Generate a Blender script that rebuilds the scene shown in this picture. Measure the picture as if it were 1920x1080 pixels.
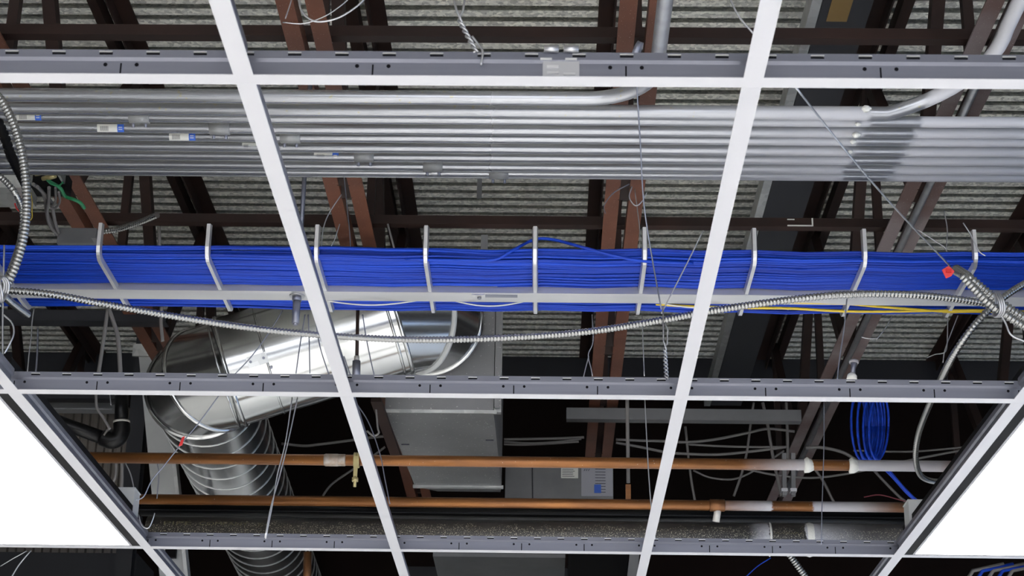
import bpy, math, random
from mathutils import Vector, Matrix
random.seed(7)
S = bpy.context.scene
for o in list(bpy.data.objects): bpy.data.objects.remove(o)

# ------------------------------------------------------------ camera
CZ = 1.66
FPX, PIT, YAW, ROL = 3449.06, .373646, .0217353, .0163791
_R = Vector((math.cos(YAW), math.sin(YAW), 0)); _Fh = Vector((-math.sin(YAW), math.cos(YAW), 0)); _Z = Vector((0, 0, 1))
FW = _Fh*math.cos(PIT) + _Z*math.sin(PIT); UP0 = -_Fh*math.sin(PIT) + _Z*math.cos(PIT)
RT = _R*math.cos(ROL) + UP0*math.sin(ROL); UP = -_R*math.sin(ROL) + UP0*math.cos(ROL)
CAM = Vector((0, 0, CZ))
cd = bpy.data.cameras.new('camera'); cam = bpy.data.objects.new('camera', cd); S.collection.objects.link(cam)
cd.sensor_width = 36; cd.lens = 36*FPX/1920; cd.clip_start = .05; cd.clip_end = 100
m3 = Matrix((RT, UP, -FW)).transposed(); cam.matrix_world = Matrix.Translation(CAM) @ m3.to_4x4()
cd.dof.use_dof = True; cd.dof.focus_distance = 4.2; cd.dof.aperture_fstop = 22
S.camera = cam

# ------------------------------------------------------------ world, exposure
S.view_settings.view_transform = 'Standard'; S.view_settings.look = 'None'
S.view_settings.gamma = 1; S.view_settings.use_curve_mapping = False
S.view_settings.exposure = 2.32
w = bpy.data.worlds.new('world'); S.world = w; w.use_nodes = True
w.node_tree.nodes['Background'].inputs[0].default_value = (.93, .95, 1.0, 1)
w.node_tree.nodes['Background'].inputs[1].default_value = .95
LAMP = 9.0          # radiance of the troffers, seen and added

# ------------------------------------------------------------ pixel -> point
def ray(px, py): return (FW*FPX + RT*(px-960) + UP*(540-py)).normalized()
def P(px, py, h):                        # where the sight line reaches height h above the camera
    r = ray(px, py); return CAM + r*(h/r.z)
def D(px, py, Y):                        # where it reaches distance Y
    r = ray(px, py); return CAM + r*(Y/r.y)

# ------------------------------------------------------------ materials
def mat(name, col, rough=.5, metal=0, col2=None, scale=20, kind='noise', detail=4, bump=0, bscale=None, emit=None, stretch=(1, 1, 1), lo=.35, hi=.65, specks=None, specktop=None, paint=None, coat=0, spec=.5):
    m = bpy.data.materials.new(name); m.use_nodes = True; nt = m.node_tree; N = nt.nodes; L = nt.links
    b = N['Principled BSDF']; b.inputs['Roughness'].default_value = rough; b.inputs['Metallic'].default_value = metal
    b.inputs['Coat Weight'].default_value = coat; b.inputs['Specular IOR Level'].default_value = spec
    k_ = 1 if name in ('galvanised_deck', 'pale_floor', 'pale_room_wall', 'added_mineral_tile', 'lit_diffuser', 'added_window_glow') else .80
    c4 = lambda c: (c[0]*k_, c[1]*k_, c[2]*k_, 1)
    b.inputs['Base Color'].default_value = c4(col)
    tc = N.new('ShaderNodeTexCoord'); ob = N.new('ShaderNodeNewGeometry')
    mp = N.new('ShaderNodeMapping'); mp.inputs['Scale'].default_value = stretch
    L.new(ob.outputs['Position'], mp.inputs['Vector'])
    out = None
    if col2:
        if kind == 'noise':
            t = N.new('ShaderNodeTexNoise'); t.inputs['Scale'].default_value = scale; t.inputs['Detail'].default_value = detail; fac = t.outputs['Fac']
        else:
            t = N.new('ShaderNodeTexVoronoi'); t.inputs['Scale'].default_value = scale
            sp = N.new('ShaderNodeSeparateColor'); L.new(t.outputs['Color'], sp.inputs[0]); fac = sp.outputs[0]
        L.new(mp.outputs[0], t.inputs['Vector'])
        r = N.new('ShaderNodeValToRGB'); r.color_ramp.elements[0].position = lo; r.color_ramp.elements[1].position = hi
        r.color_ramp.elements[0].color = c4(col); r.color_ramp.elements[1].color = c4(col2)
        L.new(fac, r.inputs[0]); out = r.outputs[0]
    if specks:                            # (colour, scale, threshold) pale dust specks
        t = N.new('ShaderNodeTexNoise'); t.inputs['Scale'].default_value = specks[1]; t.inputs['Detail'].default_value = 2
        L.new(ob.outputs['Position'], t.inputs['Vector'])
        g = N.new('ShaderNodeMath'); g.operation = 'GREATER_THAN'; g.inputs[1].default_value = specks[2]; L.new(t.outputs['Fac'], g.inputs[0])
        if specktop:
            sz = N.new('ShaderNodeSeparateXYZ'); L.new(ob.outputs['Position'], sz.inputs[0])
            n2 = N.new('ShaderNodeTexNoise'); n2.inputs['Scale'].default_value = 45; L.new(ob.outputs['Position'], n2.inputs['Vector'])
            a1 = N.new('ShaderNodeMath'); a1.operation = 'MULTIPLY_ADD'; a1.inputs[1].default_value = .05; L.new(n2.outputs['Fac'], a1.inputs[0]); L.new(sz.outputs[2], a1.inputs[2])
            l1 = N.new('ShaderNodeMath'); l1.operation = 'LESS_THAN'; l1.inputs[1].default_value = specktop+.025; L.new(a1.outputs[0], l1.inputs[0])
            m1 = N.new('ShaderNodeMath'); m1.operation = 'MULTIPLY'; L.new(g.outputs[0], m1.inputs[0]); L.new(l1.outputs[0], m1.inputs[1]); g = m1
        mx = N.new('ShaderNodeMix'); mx.data_type = 'RGBA'; mx.inputs[7].default_value = c4(specks[0])
        if out: L.new(out, mx.inputs[6])
        else: mx.inputs[6].default_value = c4(col)
        L.new(g.outputs[0], mx.inputs[0]); out = mx.outputs[2]
    if paint:                             # white overspray: list of (x0, x1, strength) along world X, ragged at hard ends
        sx = N.new('ShaderNodeSeparateXYZ'); L.new(ob.outputs['Position'], sx.inputs[0])
        nz = N.new('ShaderNodeTexNoise'); nz.inputs['Scale'].default_value = 60; L.new(ob.outputs['Position'], nz.inputs['Vector'])
        ad = N.new('ShaderNodeMath'); ad.operation = 'MULTIPLY_ADD'; ad.inputs[1].default_value = .03; L.new(nz.outputs['Fac'], ad.inputs[0]); L.new(sx.outputs[0], ad.inputs[2])
        cr = N.new('ShaderNodeValToRGB'); cr.color_ramp.interpolation = 'LINEAR'
        mr = N.new('ShaderNodeMapRange'); mr.inputs[1].default_value = paint[0]; mr.inputs[2].default_value = paint[1]; L.new(ad.outputs[0], mr.inputs[0])
        els = paint[2]; e = cr.color_ramp.elements
        e[0].position = els[0][0]; e[0].color = (els[0][1],)*3+(1,); e[1].position = els[1][0]; e[1].color = (els[1][1],)*3+(1,)
        for p_, v_ in els[2:]: q = e.new(p_); q.color = (v_, v_, v_, 1)
        L.new(mr.outputs[0], cr.inputs[0])
        mx = N.new('ShaderNodeMix'); mx.data_type = 'RGBA'; mx.inputs[7].default_value = (.40, .40, .425, 1)
        if out: L.new(out, mx.inputs[6])
        else: mx.inputs[6].default_value = c4(col)
        L.new(cr.outputs[0], mx.inputs[0]); out = mx.outputs[2]
        if metal:
            q = N.new('ShaderNodeMath'); q.operation = 'MULTIPLY_ADD'; q.inputs[1].default_value = -metal; q.inputs[2].default_value = metal; L.new(cr.outputs[0], q.inputs[0]); L.new(q.outputs[0], b.inputs['Metallic'])
        q = N.new('ShaderNodeMath'); q.operation = 'MULTIPLY_ADD'; q.inputs[1].default_value = .8-rough; q.inputs[2].default_value = rough; L.new(cr.outputs[0], q.inputs[0]); L.new(q.outputs[0], b.inputs['Roughness'])
    if out: L.new(out, b.inputs['Base Color'])
    if bump:
        t = N.new('ShaderNodeTexNoise'); t.inputs['Scale'].default_value = bscale or scale; t.inputs['Detail'].default_value = 5; L.new(mp.outputs[0], t.inputs['Vector'])
        bp = N.new('ShaderNodeBump'); bp.inputs['Strength'].default_value = bump; bp.inputs['Distance'].default_value = .004
        L.new(t.outputs['Fac'], bp.inputs['Height']); L.new(bp.outputs[0], b.inputs['Normal'])
    if emit:
        b.inputs['Emission Color'].default_value = (1, .99, .97, 1); b.inputs['Emission Strength'].default_value = emit
    return m
M = {}
M['deck'] = mat('galvanised_deck', (.40, .40, .37), .42, .2, (.93, .92, .84), 95, 'voronoi', bump=.25, bscale=60, lo=0, hi=1, specks=((.9, .9, .85), 260, .68))
M['rust'] = mat('red_oxide_steel', (.100, .031, .0145), .6, 0, (.140, .046, .022), 9, specks=((.5, .42, .36), 330, .72), bump=.1)
M['rustdark'] = mat('brown_primer_and_shade', (.017, .0085, .0065), .62, 0, (.028, .0125, .009), 7, spec=.25)  # brown primer darkened; holds the shade on joist webs and top chords
M['dustrust'] = mat('oversprayed_steel', (.18, .145, .145), .7, 0, (.10, .058, .052), 4.5, specks=((.5, .45, .42), 300, .7), lo=.42, hi=.62)
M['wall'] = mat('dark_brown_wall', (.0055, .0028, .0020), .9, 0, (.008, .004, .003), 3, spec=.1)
M['zinc'] = mat('zinc_tee_web', (.15, .155, .19), .36, .55, (.19, .195, .235), 5, stretch=(.3, 6, 6), bump=.02)
M['zincdark'] = mat('zinc_shadow_slot', (.004, .004, .006), .8, spec=.1)
M['teewhite'] = mat('white_tee_cap', (.47, .465, .485), .5)
M['emt'] = mat('galvanised_conduit', (.34, .35, .37), .3, .7, (.45, .46, .48), 3, stretch=(.4, 9, 9), bump=.03, bscale=40)
M['galv'] = mat('galvanised_sheet', (.50, .51, .51), .30, .8, (.66, .67, .66), 34, 'voronoi', lo=0, hi=1, bump=.05, bscale=9)
M['ribs'] = mat('beige_ribbed_sheet', (.17, .15, .13), .6)
M['paleg'] = mat('pale_grey_paint', (.26, .265, .275), .5)
M['addedglow'] = mat('added_window_glow', (.3, .4, .6), .2)
_b = M['addedglow'].node_tree.nodes['Principled BSDF']; _b.inputs['Emission Color'].default_value = (.42, .62, 1, 1); _b.inputs['Emission Strength'].default_value = 0.9  # bluish glow of the added window panes
M['duct'] = mat('bright_duct_sheet', (.50, .51, .51), .17, .95, (.58, .585, .58), 5, bump=.12, bscale=4)
M['ductdull'] = mat('dusty_duct_sheet', (.20, .20, .205), .45, .45, (.25, .25, .255), 6, specks=((.6, .6, .57), 150, .70), bump=.08)
M['alu'] = mat('aluminium_tray', (.56, .56, .57), .32, .75, (.66, .66, .67), 4, stretch=(.6, 5, 5), bump=.05, bscale=12)
M['steel'] = mat('bright_steel_wire', (.48, .48, .50), .35, .8)
M['flex'] = mat('flexible_steel_conduit', (.36, .36, .35), .25, .85)
M['coupling'] = mat('dull_coupling_zinc', (.22, .225, .23), .55, .3, (.28, .285, .29), 30, bump=.1)
M['rod'] = mat('zinc_threaded_rod', (.22, .23, .28), .4, .6)
M['blue'] = mat('blue_cable_jacket', (.002, .026, .30), .5, 0, (.004, .056, .52), 2.2, stretch=(.6, 30, 30), spec=.25)
M['yellow'] = mat('yellow_cable_jacket', (.70, .50, .03), .5)
M['greycable'] = mat('grey_cable_jacket', (.17, .16, .155), .6)
M['black'] = mat('black_pipe', (.004, .004, .0045), .35, spec=.22)
M['iron'] = mat('dusty_black_iron', (.022, .021, .021), .5, 0, (.05, .047, .045), 5, specks=((.42, .40, .30), 170, .66), bump=.3, bscale=120)
M['copper'] = mat('copper_tube', (.28, .125, .048), .38, .7, (.20, .085, .038), 14, specks=((.55, .5, .45), 260, .74), stretch=(.5, 3, 3))
M['lead'] = mat('solder_joint', (.62, .60, .57), .6, .2, (.45, .43, .4), 40)
M['soldermat'] = mat('tinned_joint', (.30, .22, .16), .5, .4, (.40, .36, .32), 70)
M['brass'] = mat('yellow_brass', (.50, .42, .20), .5, .5)
M['darkred'] = mat('dull_red_jacket', (.22, .03, .05), .6)
M['red'] = mat('red_plastic', (.62, .015, .015), .45)
M['green'] = mat('green_wire_jacket', (.02, .27, .10), .5)
M['white'] = mat('white_sheet', (.50, .51, .51), .5, .1, (.42, .43, .43), 5)
M['label'] = mat('paper_label', (.60, .60, .56), .6)
M['labelgrey'] = mat('grey_label', (.30, .30, .34), .6)
M['ink'] = mat('dark_ink', (.03, .03, .05), .6)
M['inkblue'] = mat('blue_print', (.02, .10, .50), .5)
M['lens'] = mat('lit_diffuser', (.9, .9, .9), .5, emit=LAMP)
M['frameblk'] = mat('black_frame', (.0025, .0022, .0024), .6, spec=.1)
M['framegrey'] = mat('grey_lip', (.32, .31, .33), .5)
M['bars'] = mat('dark_grey_steel', (.020, .021, .026), .5, .1, spec=.3)
M['midgrey'] = mat('mid_grey_steel', (.13, .133, .138), .5, .4, (.17, .17, .175), 8)
M['floor'] = mat('pale_floor', (.78, .77, .75), .5, 0, (.70, .69, .67), 1.2)
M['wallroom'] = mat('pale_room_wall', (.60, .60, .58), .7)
M['tile'] = mat('added_mineral_tile', (.72, .72, .70), .9, 0, (.62, .62, .60), 220)
M['mortar'] = mat('white_compound', (.70, .70, .66), .9, bump=.5, bscale=90)

# ------------------------------------------------------------ mesh builder
class MB:
    def __init__(s): s.v = []; s.f = []; s.mi = []; s.sm = []; s.mats = []
    def _m(s, m):
        if m not in s.mats: s.mats.append(m)
        return s.mats.index(m)
    def add(s, vs, fs, m=None, smooth=False):
        b = len(s.v); s.v += [Vector(p) for p in vs]
        for f in fs: s.f.append([i+b for i in f]); s.mi.append(s._m(m)); s.sm.append(smooth)
        return s
    def box(s, a, b, m=None, bev=0):
        x0, y0, z0 = (min(a[i], b[i]) for i in range(3)); x1, y1, z1 = (max(a[i], b[i]) for i in range(3))
        return s.obox(Vector(((x0+x1)/2, (y0+y1)/2, (z0+z1)/2)), (x1-x0, y1-y0, z1-z0), None, m)
    def obox(s, c, d, R=None, m=None):
        vs = []
        for x in (-.5, .5):
            for y in (-.5, .5):
                for z in (-.5, .5):
                    p = Vector((x*d[0], y*d[1], z*d[2])); vs.append(Vector(c) + (R @ p if R else p))
        return s.add(vs, [(0, 1, 3, 2), (4, 6, 7, 5), (0, 4, 5, 1), (2, 3, 7, 6), (0, 2, 6, 4), (1, 5, 7, 3)], m)
    def bar(s, a, b, wd, ht, m=None, up=Vector((0, 0, 1))):
        a = Vector(a); b = Vector(b); t = (b-a).normalized(); sd = t.cross(up).normalized(); u = sd.cross(t)
        R = Matrix((t, sd, u)).transposed(); return s.obox((a+b)/2, ((b-a).length, wd, ht), R, m)
    def prof(s, pts, a, b, m=None, up=Vector((0, 0, 1)), closed=True, smooth=False):
        # 2-D outline (side, up) swept from a to b; side points to the right of travel
        a = Vector(a); b = Vector(b); t = (b-a).normalized(); sd = t.cross(up).normalized(); u = sd.cross(t)
        n = len(pts); vs = [a+sd*x+u*y for x, y in pts]+[b+sd*x+u*y for x, y in pts]
        fs = [(i, (i+1) % n, n+(i+1) % n, n+i) for i in range(n if closed else n-1)]
        if closed: fs += [tuple(range(n))[::-1], tuple(range(n, 2*n))]
        return s.add(vs, fs, m, smooth)
    def tube(s, pts, r, n=10, m=None, caps=True, smooth=True):
        pts = [Vector(p) for p in pts]; k = len(pts)
        T = [((pts[min(i+1, k-1)]-pts[max(i-1, 0)])).normalized() for i in range(k)]
        ref = Vector((0, 0, 1)) if abs(T[0].z) < .9 else Vector((0, 1, 0))
        nv = (ref - T[0]*ref.dot(T[0])).normalized(); vs = []
        for i in range(k):
            nv = (nv - T[i]*nv.dot(T[i])).normalized(); bn = T[i].cross(nv); rr = r[i] if isinstance(r, (list, tuple)) else r
            for j in range(n):
                a = 2*math.pi*j/n; vs.append(pts[i]+nv*math.cos(a)*rr+bn*math.sin(a)*rr)
        fs = [(i*n+j, i*n+(j+1) % n, (i+1)*n+(j+1) % n, (i+1)*n+j) for i in range(k-1) for j in range(n)]
        s.add(vs, fs, m, smooth)
        if caps: b = len(s.v)-len(vs); s.f += [[b+j for j in range(n)][::-1], [b+(k-1)*n+j for j in range(n)]]; s.mi += [s._m(m)]*2; s.sm += [False]*2
        return s
    def build(s, name, m=None, parent=None, origin=None):
        me = bpy.data.meshes.new(name)
        if parent is not None: off = Vector(parent['_o'])
        elif origin is not None: off = Vector(origin)
        else:
            off = Vector(((min(p.x for p in s.v)+max(p.x for p in s.v))/2, (min(p.y for p in s.v)+max(p.y for p in s.v))/2, min(p.z for p in s.v)))
        me.from_pydata([p-off for p in s.v], [], s.f)
        for k_ in s.mats: me.materials.append(M[k_] if isinstance(k_, str) else (k_ or m))
        me.polygons.foreach_set('material_index', s.mi); me.polygons.foreach_set('use_smooth', s.sm)
        import bmesh
        bm = bmesh.new(); bm.from_mesh(me); bmesh.ops.recalc_face_normals(bm, faces=bm.faces); bm.to_mesh(me); bm.free()
        me.update()
        o = bpy.data.objects.new(name, me); S.collection.objects.link(o)
        if parent is not None: o.parent = parent; o['_o'] = parent['_o']
        else: o.location = off; o['_o'] = tuple(off)
        return o
def tag(o, label=None, cat=None, group=None, kind=None):
    if label: o['label'] = label
    if cat: o['category'] = cat
    if group: o['group'] = group
    if kind: o['kind'] = kind
    return o
def thing(name, label, cat, loc, group=None, kind=None):
    o = bpy.data.objects.new(name, None); o.empty_display_size = .05; S.collection.objects.link(o); o.location = loc; o['_o'] = tuple(loc)
    return tag(o, label, cat, group, kind)
def cr(pts, n=8):                        # Catmull-Rom through the points
    pts = [Vector(p) for p in pts]; q = [pts[0]*2-pts[1]]+pts+[pts[-1]*2-pts[-2]]; out = []
    for i in range(1, len(q)-2):
        for k in range(n):
            t = k/n; a, b, c, d = q[i-1], q[i], q[i+1], q[i+2]
            out.append(.5*((2*b)+(c-a)*t+(2*a-5*b+4*c-d)*t*t+(3*b-a-3*c+d)*t**3))
    out.append(pts[-1]); return out
def resample(pts, step):
    L = [0]
    for a, b in zip(pts, pts[1:]): L.append(L[-1]+(b-a).length)
    n = max(2, int(L[-1]/step)); out = []; j = 0
    for i in range(n+1):
        s_ = L[-1]*i/n
        while j < len(L)-2 and L[j+1] < s_: j += 1
        t = (s_-L[j])/max(1e-9, L[j+1]-L[j]); out.append(pts[j].lerp(pts[j+1], min(1, t)))
    return out
def flextube(mb, ctrl, r, pitch=.0075, m='flex', n=10):
    pts = resample(cr(ctrl, 12), pitch/4); R = [r*(1, .97, .72, .88)[i % 4] for i in range(len(pts))]
    mb.tube(pts, R, n, m); return mb
def strands(ctrl, r, m, name, label, cat, group=None, n=6, seg=8):
    mb = MB().tube(cr(ctrl, seg), r, n, m); return tag(mb.build(name), label, cat, group)

# ------------------------------------------------------------ setting
W = .6096; GX0 = -.978026; GY0 = 1.9642747; GH = 1.0366; GZ = CZ+GH      # ceiling grid
gx = lambda i: GX0+i*W
gy = lambda j: GY0+j*2*W
HJ = 1.98; HT = 2.60; HD = 2.66                                         # joist bottom chord, top chord, deck
YW = 7.72
X0, X1, Y0 = -5.2, 5.2, -6.5
tag(MB().box((X0, Y0, -.08), (X1, YW, 0)).build('floor', M['floor']), kind='structure')
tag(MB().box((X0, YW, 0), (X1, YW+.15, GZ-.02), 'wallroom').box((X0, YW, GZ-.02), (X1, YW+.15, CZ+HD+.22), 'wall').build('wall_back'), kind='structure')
for sgn, nm in ((-1, 'wall_left'), (1, 'wall_right')):
    x = X0 if sgn < 0 else X1
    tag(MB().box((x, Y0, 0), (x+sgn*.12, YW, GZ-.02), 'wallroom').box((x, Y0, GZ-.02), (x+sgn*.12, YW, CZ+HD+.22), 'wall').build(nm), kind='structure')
pitch = .0635; prof = []; y = Y0
ph = (P(1000, 358.6, HD).y) % pitch
y = -6.5+ph-pitch
while y < YW-pitch:
    prof += [(y-.0178, 0), (y+.0178, 0), (y+.0178, .12), (y+.0785, .12), (y+.0785, .032), (y+.0457, .0005)]; y += pitch  # flute grooves deepened and undercut so their shade reads dark
prof = [(a, b) for a, b in prof]
pl = [(prof[0][0], .2)]+prof+[(prof[-1][0], .2)]
vs = [Vector((X0, a, CZ+HD+b)) for a, b in pl]+[Vector((X1, a, CZ+HD+b)) for a, b in pl]; n = len(pl)
tag(MB().add(vs, [(i, (i+1) % n, n+(i+1) % n, n+i) for i in range(n)], 'deck').build('ceiling'), kind='structure')
wx = X1-.012
wn = tag(MB().box((wx-.03, -1.0, .86), (wx, 7.0, .92), 'teewhite').box((wx-.03, -1.0, 2.36), (wx, 7.0, 2.42), 'teewhite').build('added_window'), kind='structure')  # unseen window added on the right wall to glint blue on the ducts
for k in range(4):
    MB().box((wx-.012, -.95+k*2, .92), (wx-.006, .93+k*2, 2.36), 'addedglow').build('added_window_pane', None, wn)
    MB().box((wx-.03, .93+k*2, .92), (wx, 1.05+k*2, 2.36), 'teewhite').build('added_window_mullion', None, wn)
# black closure beam where the deck meets the far wall
tag(MB().box((X0, YW-.12, CZ+HD-.11), (X1, YW, CZ+HD-.002), 'bars').build('trim_1'), kind='structure')

# ------------------------------------------------------------ joists
def Xat(px, py, h): return P(px, py, h).x
JX = [Xat(115, 335, HJ), Xat(641, 335, HJ), Xat(1174, 335, HJ), Xat(1741, 335, HJ)]
sp = (JX[3]-JX[0])/3
JX = [JX[0]-sp]+JX+[JX[3]+sp]
jlabel = ['brown steel joist at the far left edge behind the electrical box',
          'brown steel joist running above the left end of the blue cables',
          'red-brown steel joist crossing behind the threaded rod left of centre',
          'red-brown steel joist with paired bottom angles right of centre',
          'pale oversprayed steel joist slanting down the right side with a pipe along it',
          'dark steel joist at the far right edge']
NB = [4.37+1.2192*k for k in range(-4, 3)]
for j, x in enumerate(JX):
    t = thing('steel_joist', jlabel[j], 'joist', (x, 4.3, CZ+HJ), 'open web joists under the roof deck')
    mm = 'dustrust' if j == 4 else ('rustdark' if j in (0, 5) else 'rust')
    a = .038; g = .0125; th = .005; y0, y1 = -3, YW-.01
    for s_ in (-1, 1):
        out = [(s_*g, 0), (s_*(g+a), 0), (s_*(g+a), th), (s_*(g+th), th), (s_*(g+th), a), (s_*g, a)]
        MB().prof(out, (x, y0, CZ+HJ), (x, y1, CZ+HJ), mm).build('bottom_chord_angle', None, t)
        out = [(s_*g, -.048), (s_*(g+th), -.048), (s_*(g+th), -th), (s_*(g+.048), -th), (s_*(g+.048), 0), (s_*g, 0)]
        MB().prof(out, (x, y0, CZ+HD-.002), (x, y1, CZ+HD-.002), 'rustdark').build('top_chord_angle', None, t)  # darker colour carries the shade under the deck
    for k, yb in enumerate(NB):
        for dy in (-.6096, .6096):
            yt = yb+dy
            if yt > YW-.15 or yb > YW-.1: continue
            MB().bar((x, yb+dy*.04, CZ+HJ+.012), (x, yt, CZ+HD-.012), .040, .032, 'rustdark', up=Vector((1, 0, 0))).build('web_member', None, t)
        if yb < YW-.3:   # short secondary post of each panel
            MB().bar((x+.004, yb+.6096, CZ+HJ+.012), (x+.004, yb+.6096, CZ+HD-.012), .028, .024, 'rustdark', up=Vector((1, 0, 0))).build('web_member', None, t)
# cross bridging angles resting on the bottom chords
for py, lb, thick in ((64, 'dark steel bridging angle crossing near the top of the view', .026), (417, 'dark brown bridging angle crossing just above the blue cables', .026)):
    c = P(1000, py, HJ+.045)
    out = [(0, 0), (-.030, 0), (-.030, .003), (-.003, .003), (-.003, thick), (0, thick)]
    tag(MB().prof(out, (X0+.1, c.y, CZ+HJ+.0385), (X1-.1, c.y, CZ+HJ+.0385), 'rustdark').build('bridging_angle'), lb, 'steel angle', 'bridging across the joists')
c = D(150, 602, 5.35)
tag(MB().box((-2.8, 5.30, c.z-.018), (P(300, 600, 1.9).x-.02, 5.33, c.z+.018), 'bars').box((-2.8, 5.30, c.z-.018), (P(300, 600, 1.9).x-.02, 5.35, c.z-.014), 'bars').build('steel_angle'),
    'black steel angle crossing low at the left under the blue cables', 'steel angle')

c = P(1000, 417, HJ+.045); p_, q_ = D(1476, 413, c.y), D(1524, 434, c.y)
_br = [o for o in bpy.data.objects if o.name.startswith('bridging_angle')][-1]
MB().box((q_.x-.002, c.y-.0015, CZ+HJ+.040), (q_.x+.002, c.y-.0001, CZ+HJ+.064), 'mortar').box((p_.x, c.y-.0015, CZ+HJ+.0395), (q_.x, c.y-.0001, CZ+HJ+.043), 'mortar').box((p_.x, c.y-.0015, CZ+HJ+.058), (p_.x+.02, c.y-.0001, CZ+HJ+.061), 'mortar').build('paint_patch', None, _br)
# ------------------------------------------------------------ ceiling grid
def main_tee(j, label, slit):
    y = gy(j); xa, xb = -3.6, 3.66; t = thing('main_runner', label, 'ceiling tee', (0, y, GZ), 'main runners of the ceiling grid')
    zb = GZ
    MB().box((xa, y-.012, zb), (xb, y+.012, zb+.0012), 'teewhite').build('flange', None, t)
    wb = MB(); wb.box((xa, y-.0009, zb+.001), (xb, y+.0009, zb+.033), 'zinc')
    x = math.floor(xa/slit)*slit; x0 = P(697 if j == 0 else 806 if j == 1 else 860, (120, 725, 1018)[min(2, max(0, j))], GH+.015).x if 0 <= j <= 2 else 0
    k0 = int((xa-x0)/slit)+1
    while x0+k0*slit < xb-.05:
        xs = x0+k0*slit
        wb.box((xs-.001, y-.0013, zb+.004), (xs+.001, y+.0013, zb+.021), 'zincdark')
        for dx in (-.019, .019):
            c = Vector((xs+dx, y, zb+.019)); wb.tube([c+Vector((0, -.0014, 0)), c+Vector((0, .0014, 0))], .0026, 8, 'zincdark')
        k0 += 1
    wb.build('web', None, t)
    bb = MB().prof([(-.0009, .0238), (.0009, .0238), (.0040, .0275), (.0036, .038), (-.0036, .038), (-.0040, .0275)], (xa, y, zb), (xb, y, zb), 'zinc')
    x = xa+.03
    while x < xb:
        bb.box((x-.008, y-.0062, zb+.0335), (x+.008, y-.0030, zb+.0350), 'alu').box((x-.008, y-.0043, zb+.0310), (x+.008, y-.0030, zb+.0334), 'zincdark'); x += .0572
    bb.build('bulb', None, t)
    return t
mlabels = {-2: 'white main runner far behind the camera', -1: 'white main runner overhead behind the view', 0: 'widest horizontal ceiling runner, crossing the top of the view', 1: 'middle horizontal ceiling runner crossing below the blue cables', 2: 'lowest horizontal ceiling runner, in front of the black pipe', 3: 'white main runner beyond the bottom edge of the view'}
for j in (-3, -2, -1, 0, 1, 2, 3): main_tee(j, mlabels.get(j, 'white main runner at the back of the room'), .3048 if j <= 0 else .1524)
colname = {-2: 'far left', -1: 'beside the left light', 0: 'leftmost slanting', 1: 'long left-centre', 2: 'long right-centre', 3: 'rightmost slanting', 4: 'beside the right light', 5: 'far right'}
rowname = {-3: 'behind the camera', -2: 'over the camera', -1: 'above the top runner', 0: 'between the top and middle runners', 1: 'between the middle and lowest runners', 2: 'below the lowest runner'}
for i in range(-2, 6):
    for j in range(-3, 3):
        x = gx(i); ya, yb = gy(j)+.0121, gy(j+1)-.0121
        vis = True
        t = thing('cross_tee', 'white %s cross tee, section %s' % (colname[i], rowname[j]), 'ceiling tee', (x, (ya+yb)/2, GZ), 'cross tees of the ceiling grid')
        MB().box((x-.012, ya-.001, GZ-.0001), (x+.012, yb+.001, GZ+.0012), 'teewhite').build('flange', None, t)
        MB().box((x-.0009, ya+.012, GZ+.001), (x+.0009, yb-.012, GZ+.033), 'zinc').prof([(-.0009, .0238), (.0009, .0238), (.0040, .0275), (.0036, .038), (-.0036, .038), (-.0040, .0275)], (x, ya+.006, GZ), (x, yb-.006, GZ), 'zinc').build('web', None, t)
# splice clip at the top runner
c = D(1052, 118, gy(0)-.004)
t = thing('splice_clip', 'bright folded splice clip on the top ceiling runner', 'clip', (c.x, gy(0)-.002, GZ+.006))
mb = MB().box((c.x-.022, gy(0)-.0030, GZ+.006), (c.x+.022, gy(0)-.001, GZ+.026), 'steel')
mb.build('plate', None, t)
for dx in (-.012, .012):
    MB().tube([Vector((c.x+dx-.009, gy(0)-.008, GZ+.040)), Vector((c.x+dx+.009, gy(0)-.008, GZ+.040))], .0045, 8, 'steel').build('tab', None, t)
for dx, dz in ((-.018, .024), (.012, .024), (-.010, .014), (-.010, .006), (.010, .004)):
    MB().box((c.x+dx-.007, gy(0)-.0046, GZ+.005+dz-.002), (c.x+dx+.007, gy(0)-.0030, GZ+.005+dz+.001), 'alu').build('lug', None, t)

# ------------------------------------------------------------ troffers
def troffer(i, j, label, group='flat light panels in the grid'):
    xa, xb, ya, yb = gx(i)+.0135, gx(i+1)-.0135, gy(j)+.0135, gy(j+1)-.0135; z = GZ+.0014
    t = thing('light_panel', label, 'ceiling light', ((xa+xb)/2, (ya+yb)/2, z), group)
    MB().box((xa, ya, z+.006), (xb, yb, z+.07), 'frameblk').build('housing', None, t)
    f = MB(); b = .019; s_ = .004
    for A, B in (((xa, ya), (xa+b, yb)), ((xb-b, ya), (xb, yb)), ((xa+b, ya), (xb-b, ya+s_)), ((xa+b, yb-s_), (xb-b, yb))):
        f.box((A[0], A[1], z), (B[0], B[1], z+.0058), 'frameblk')
    f.build('frame', None, t)
    f = MB(); xa += b; xb -= b; ya += s_; yb -= s_; b = .006
    for A, B in (((xa, ya), (xa+b, yb)), ((xb-b, ya), (xb, yb)), ((xa+b, ya), (xb-b, ya+.003)), ((xa+b, yb-.003), (xb-b, yb))):
        f.box((A[0], A[1], z-.001), (B[0], B[1], z+.0058), 'framegrey')
    f.build('lip', None, t)
    MB().box((xa+b, ya+.003, z+.001), (xb-b, yb-.003, z+.0055), 'lens').build('diffuser', None, t)
troffer(-1, 1, 'bright lit light panel at the lower left of the ceiling')
troffer(3, 1, 'bright lit light panel at the lower right of the ceiling')
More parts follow.
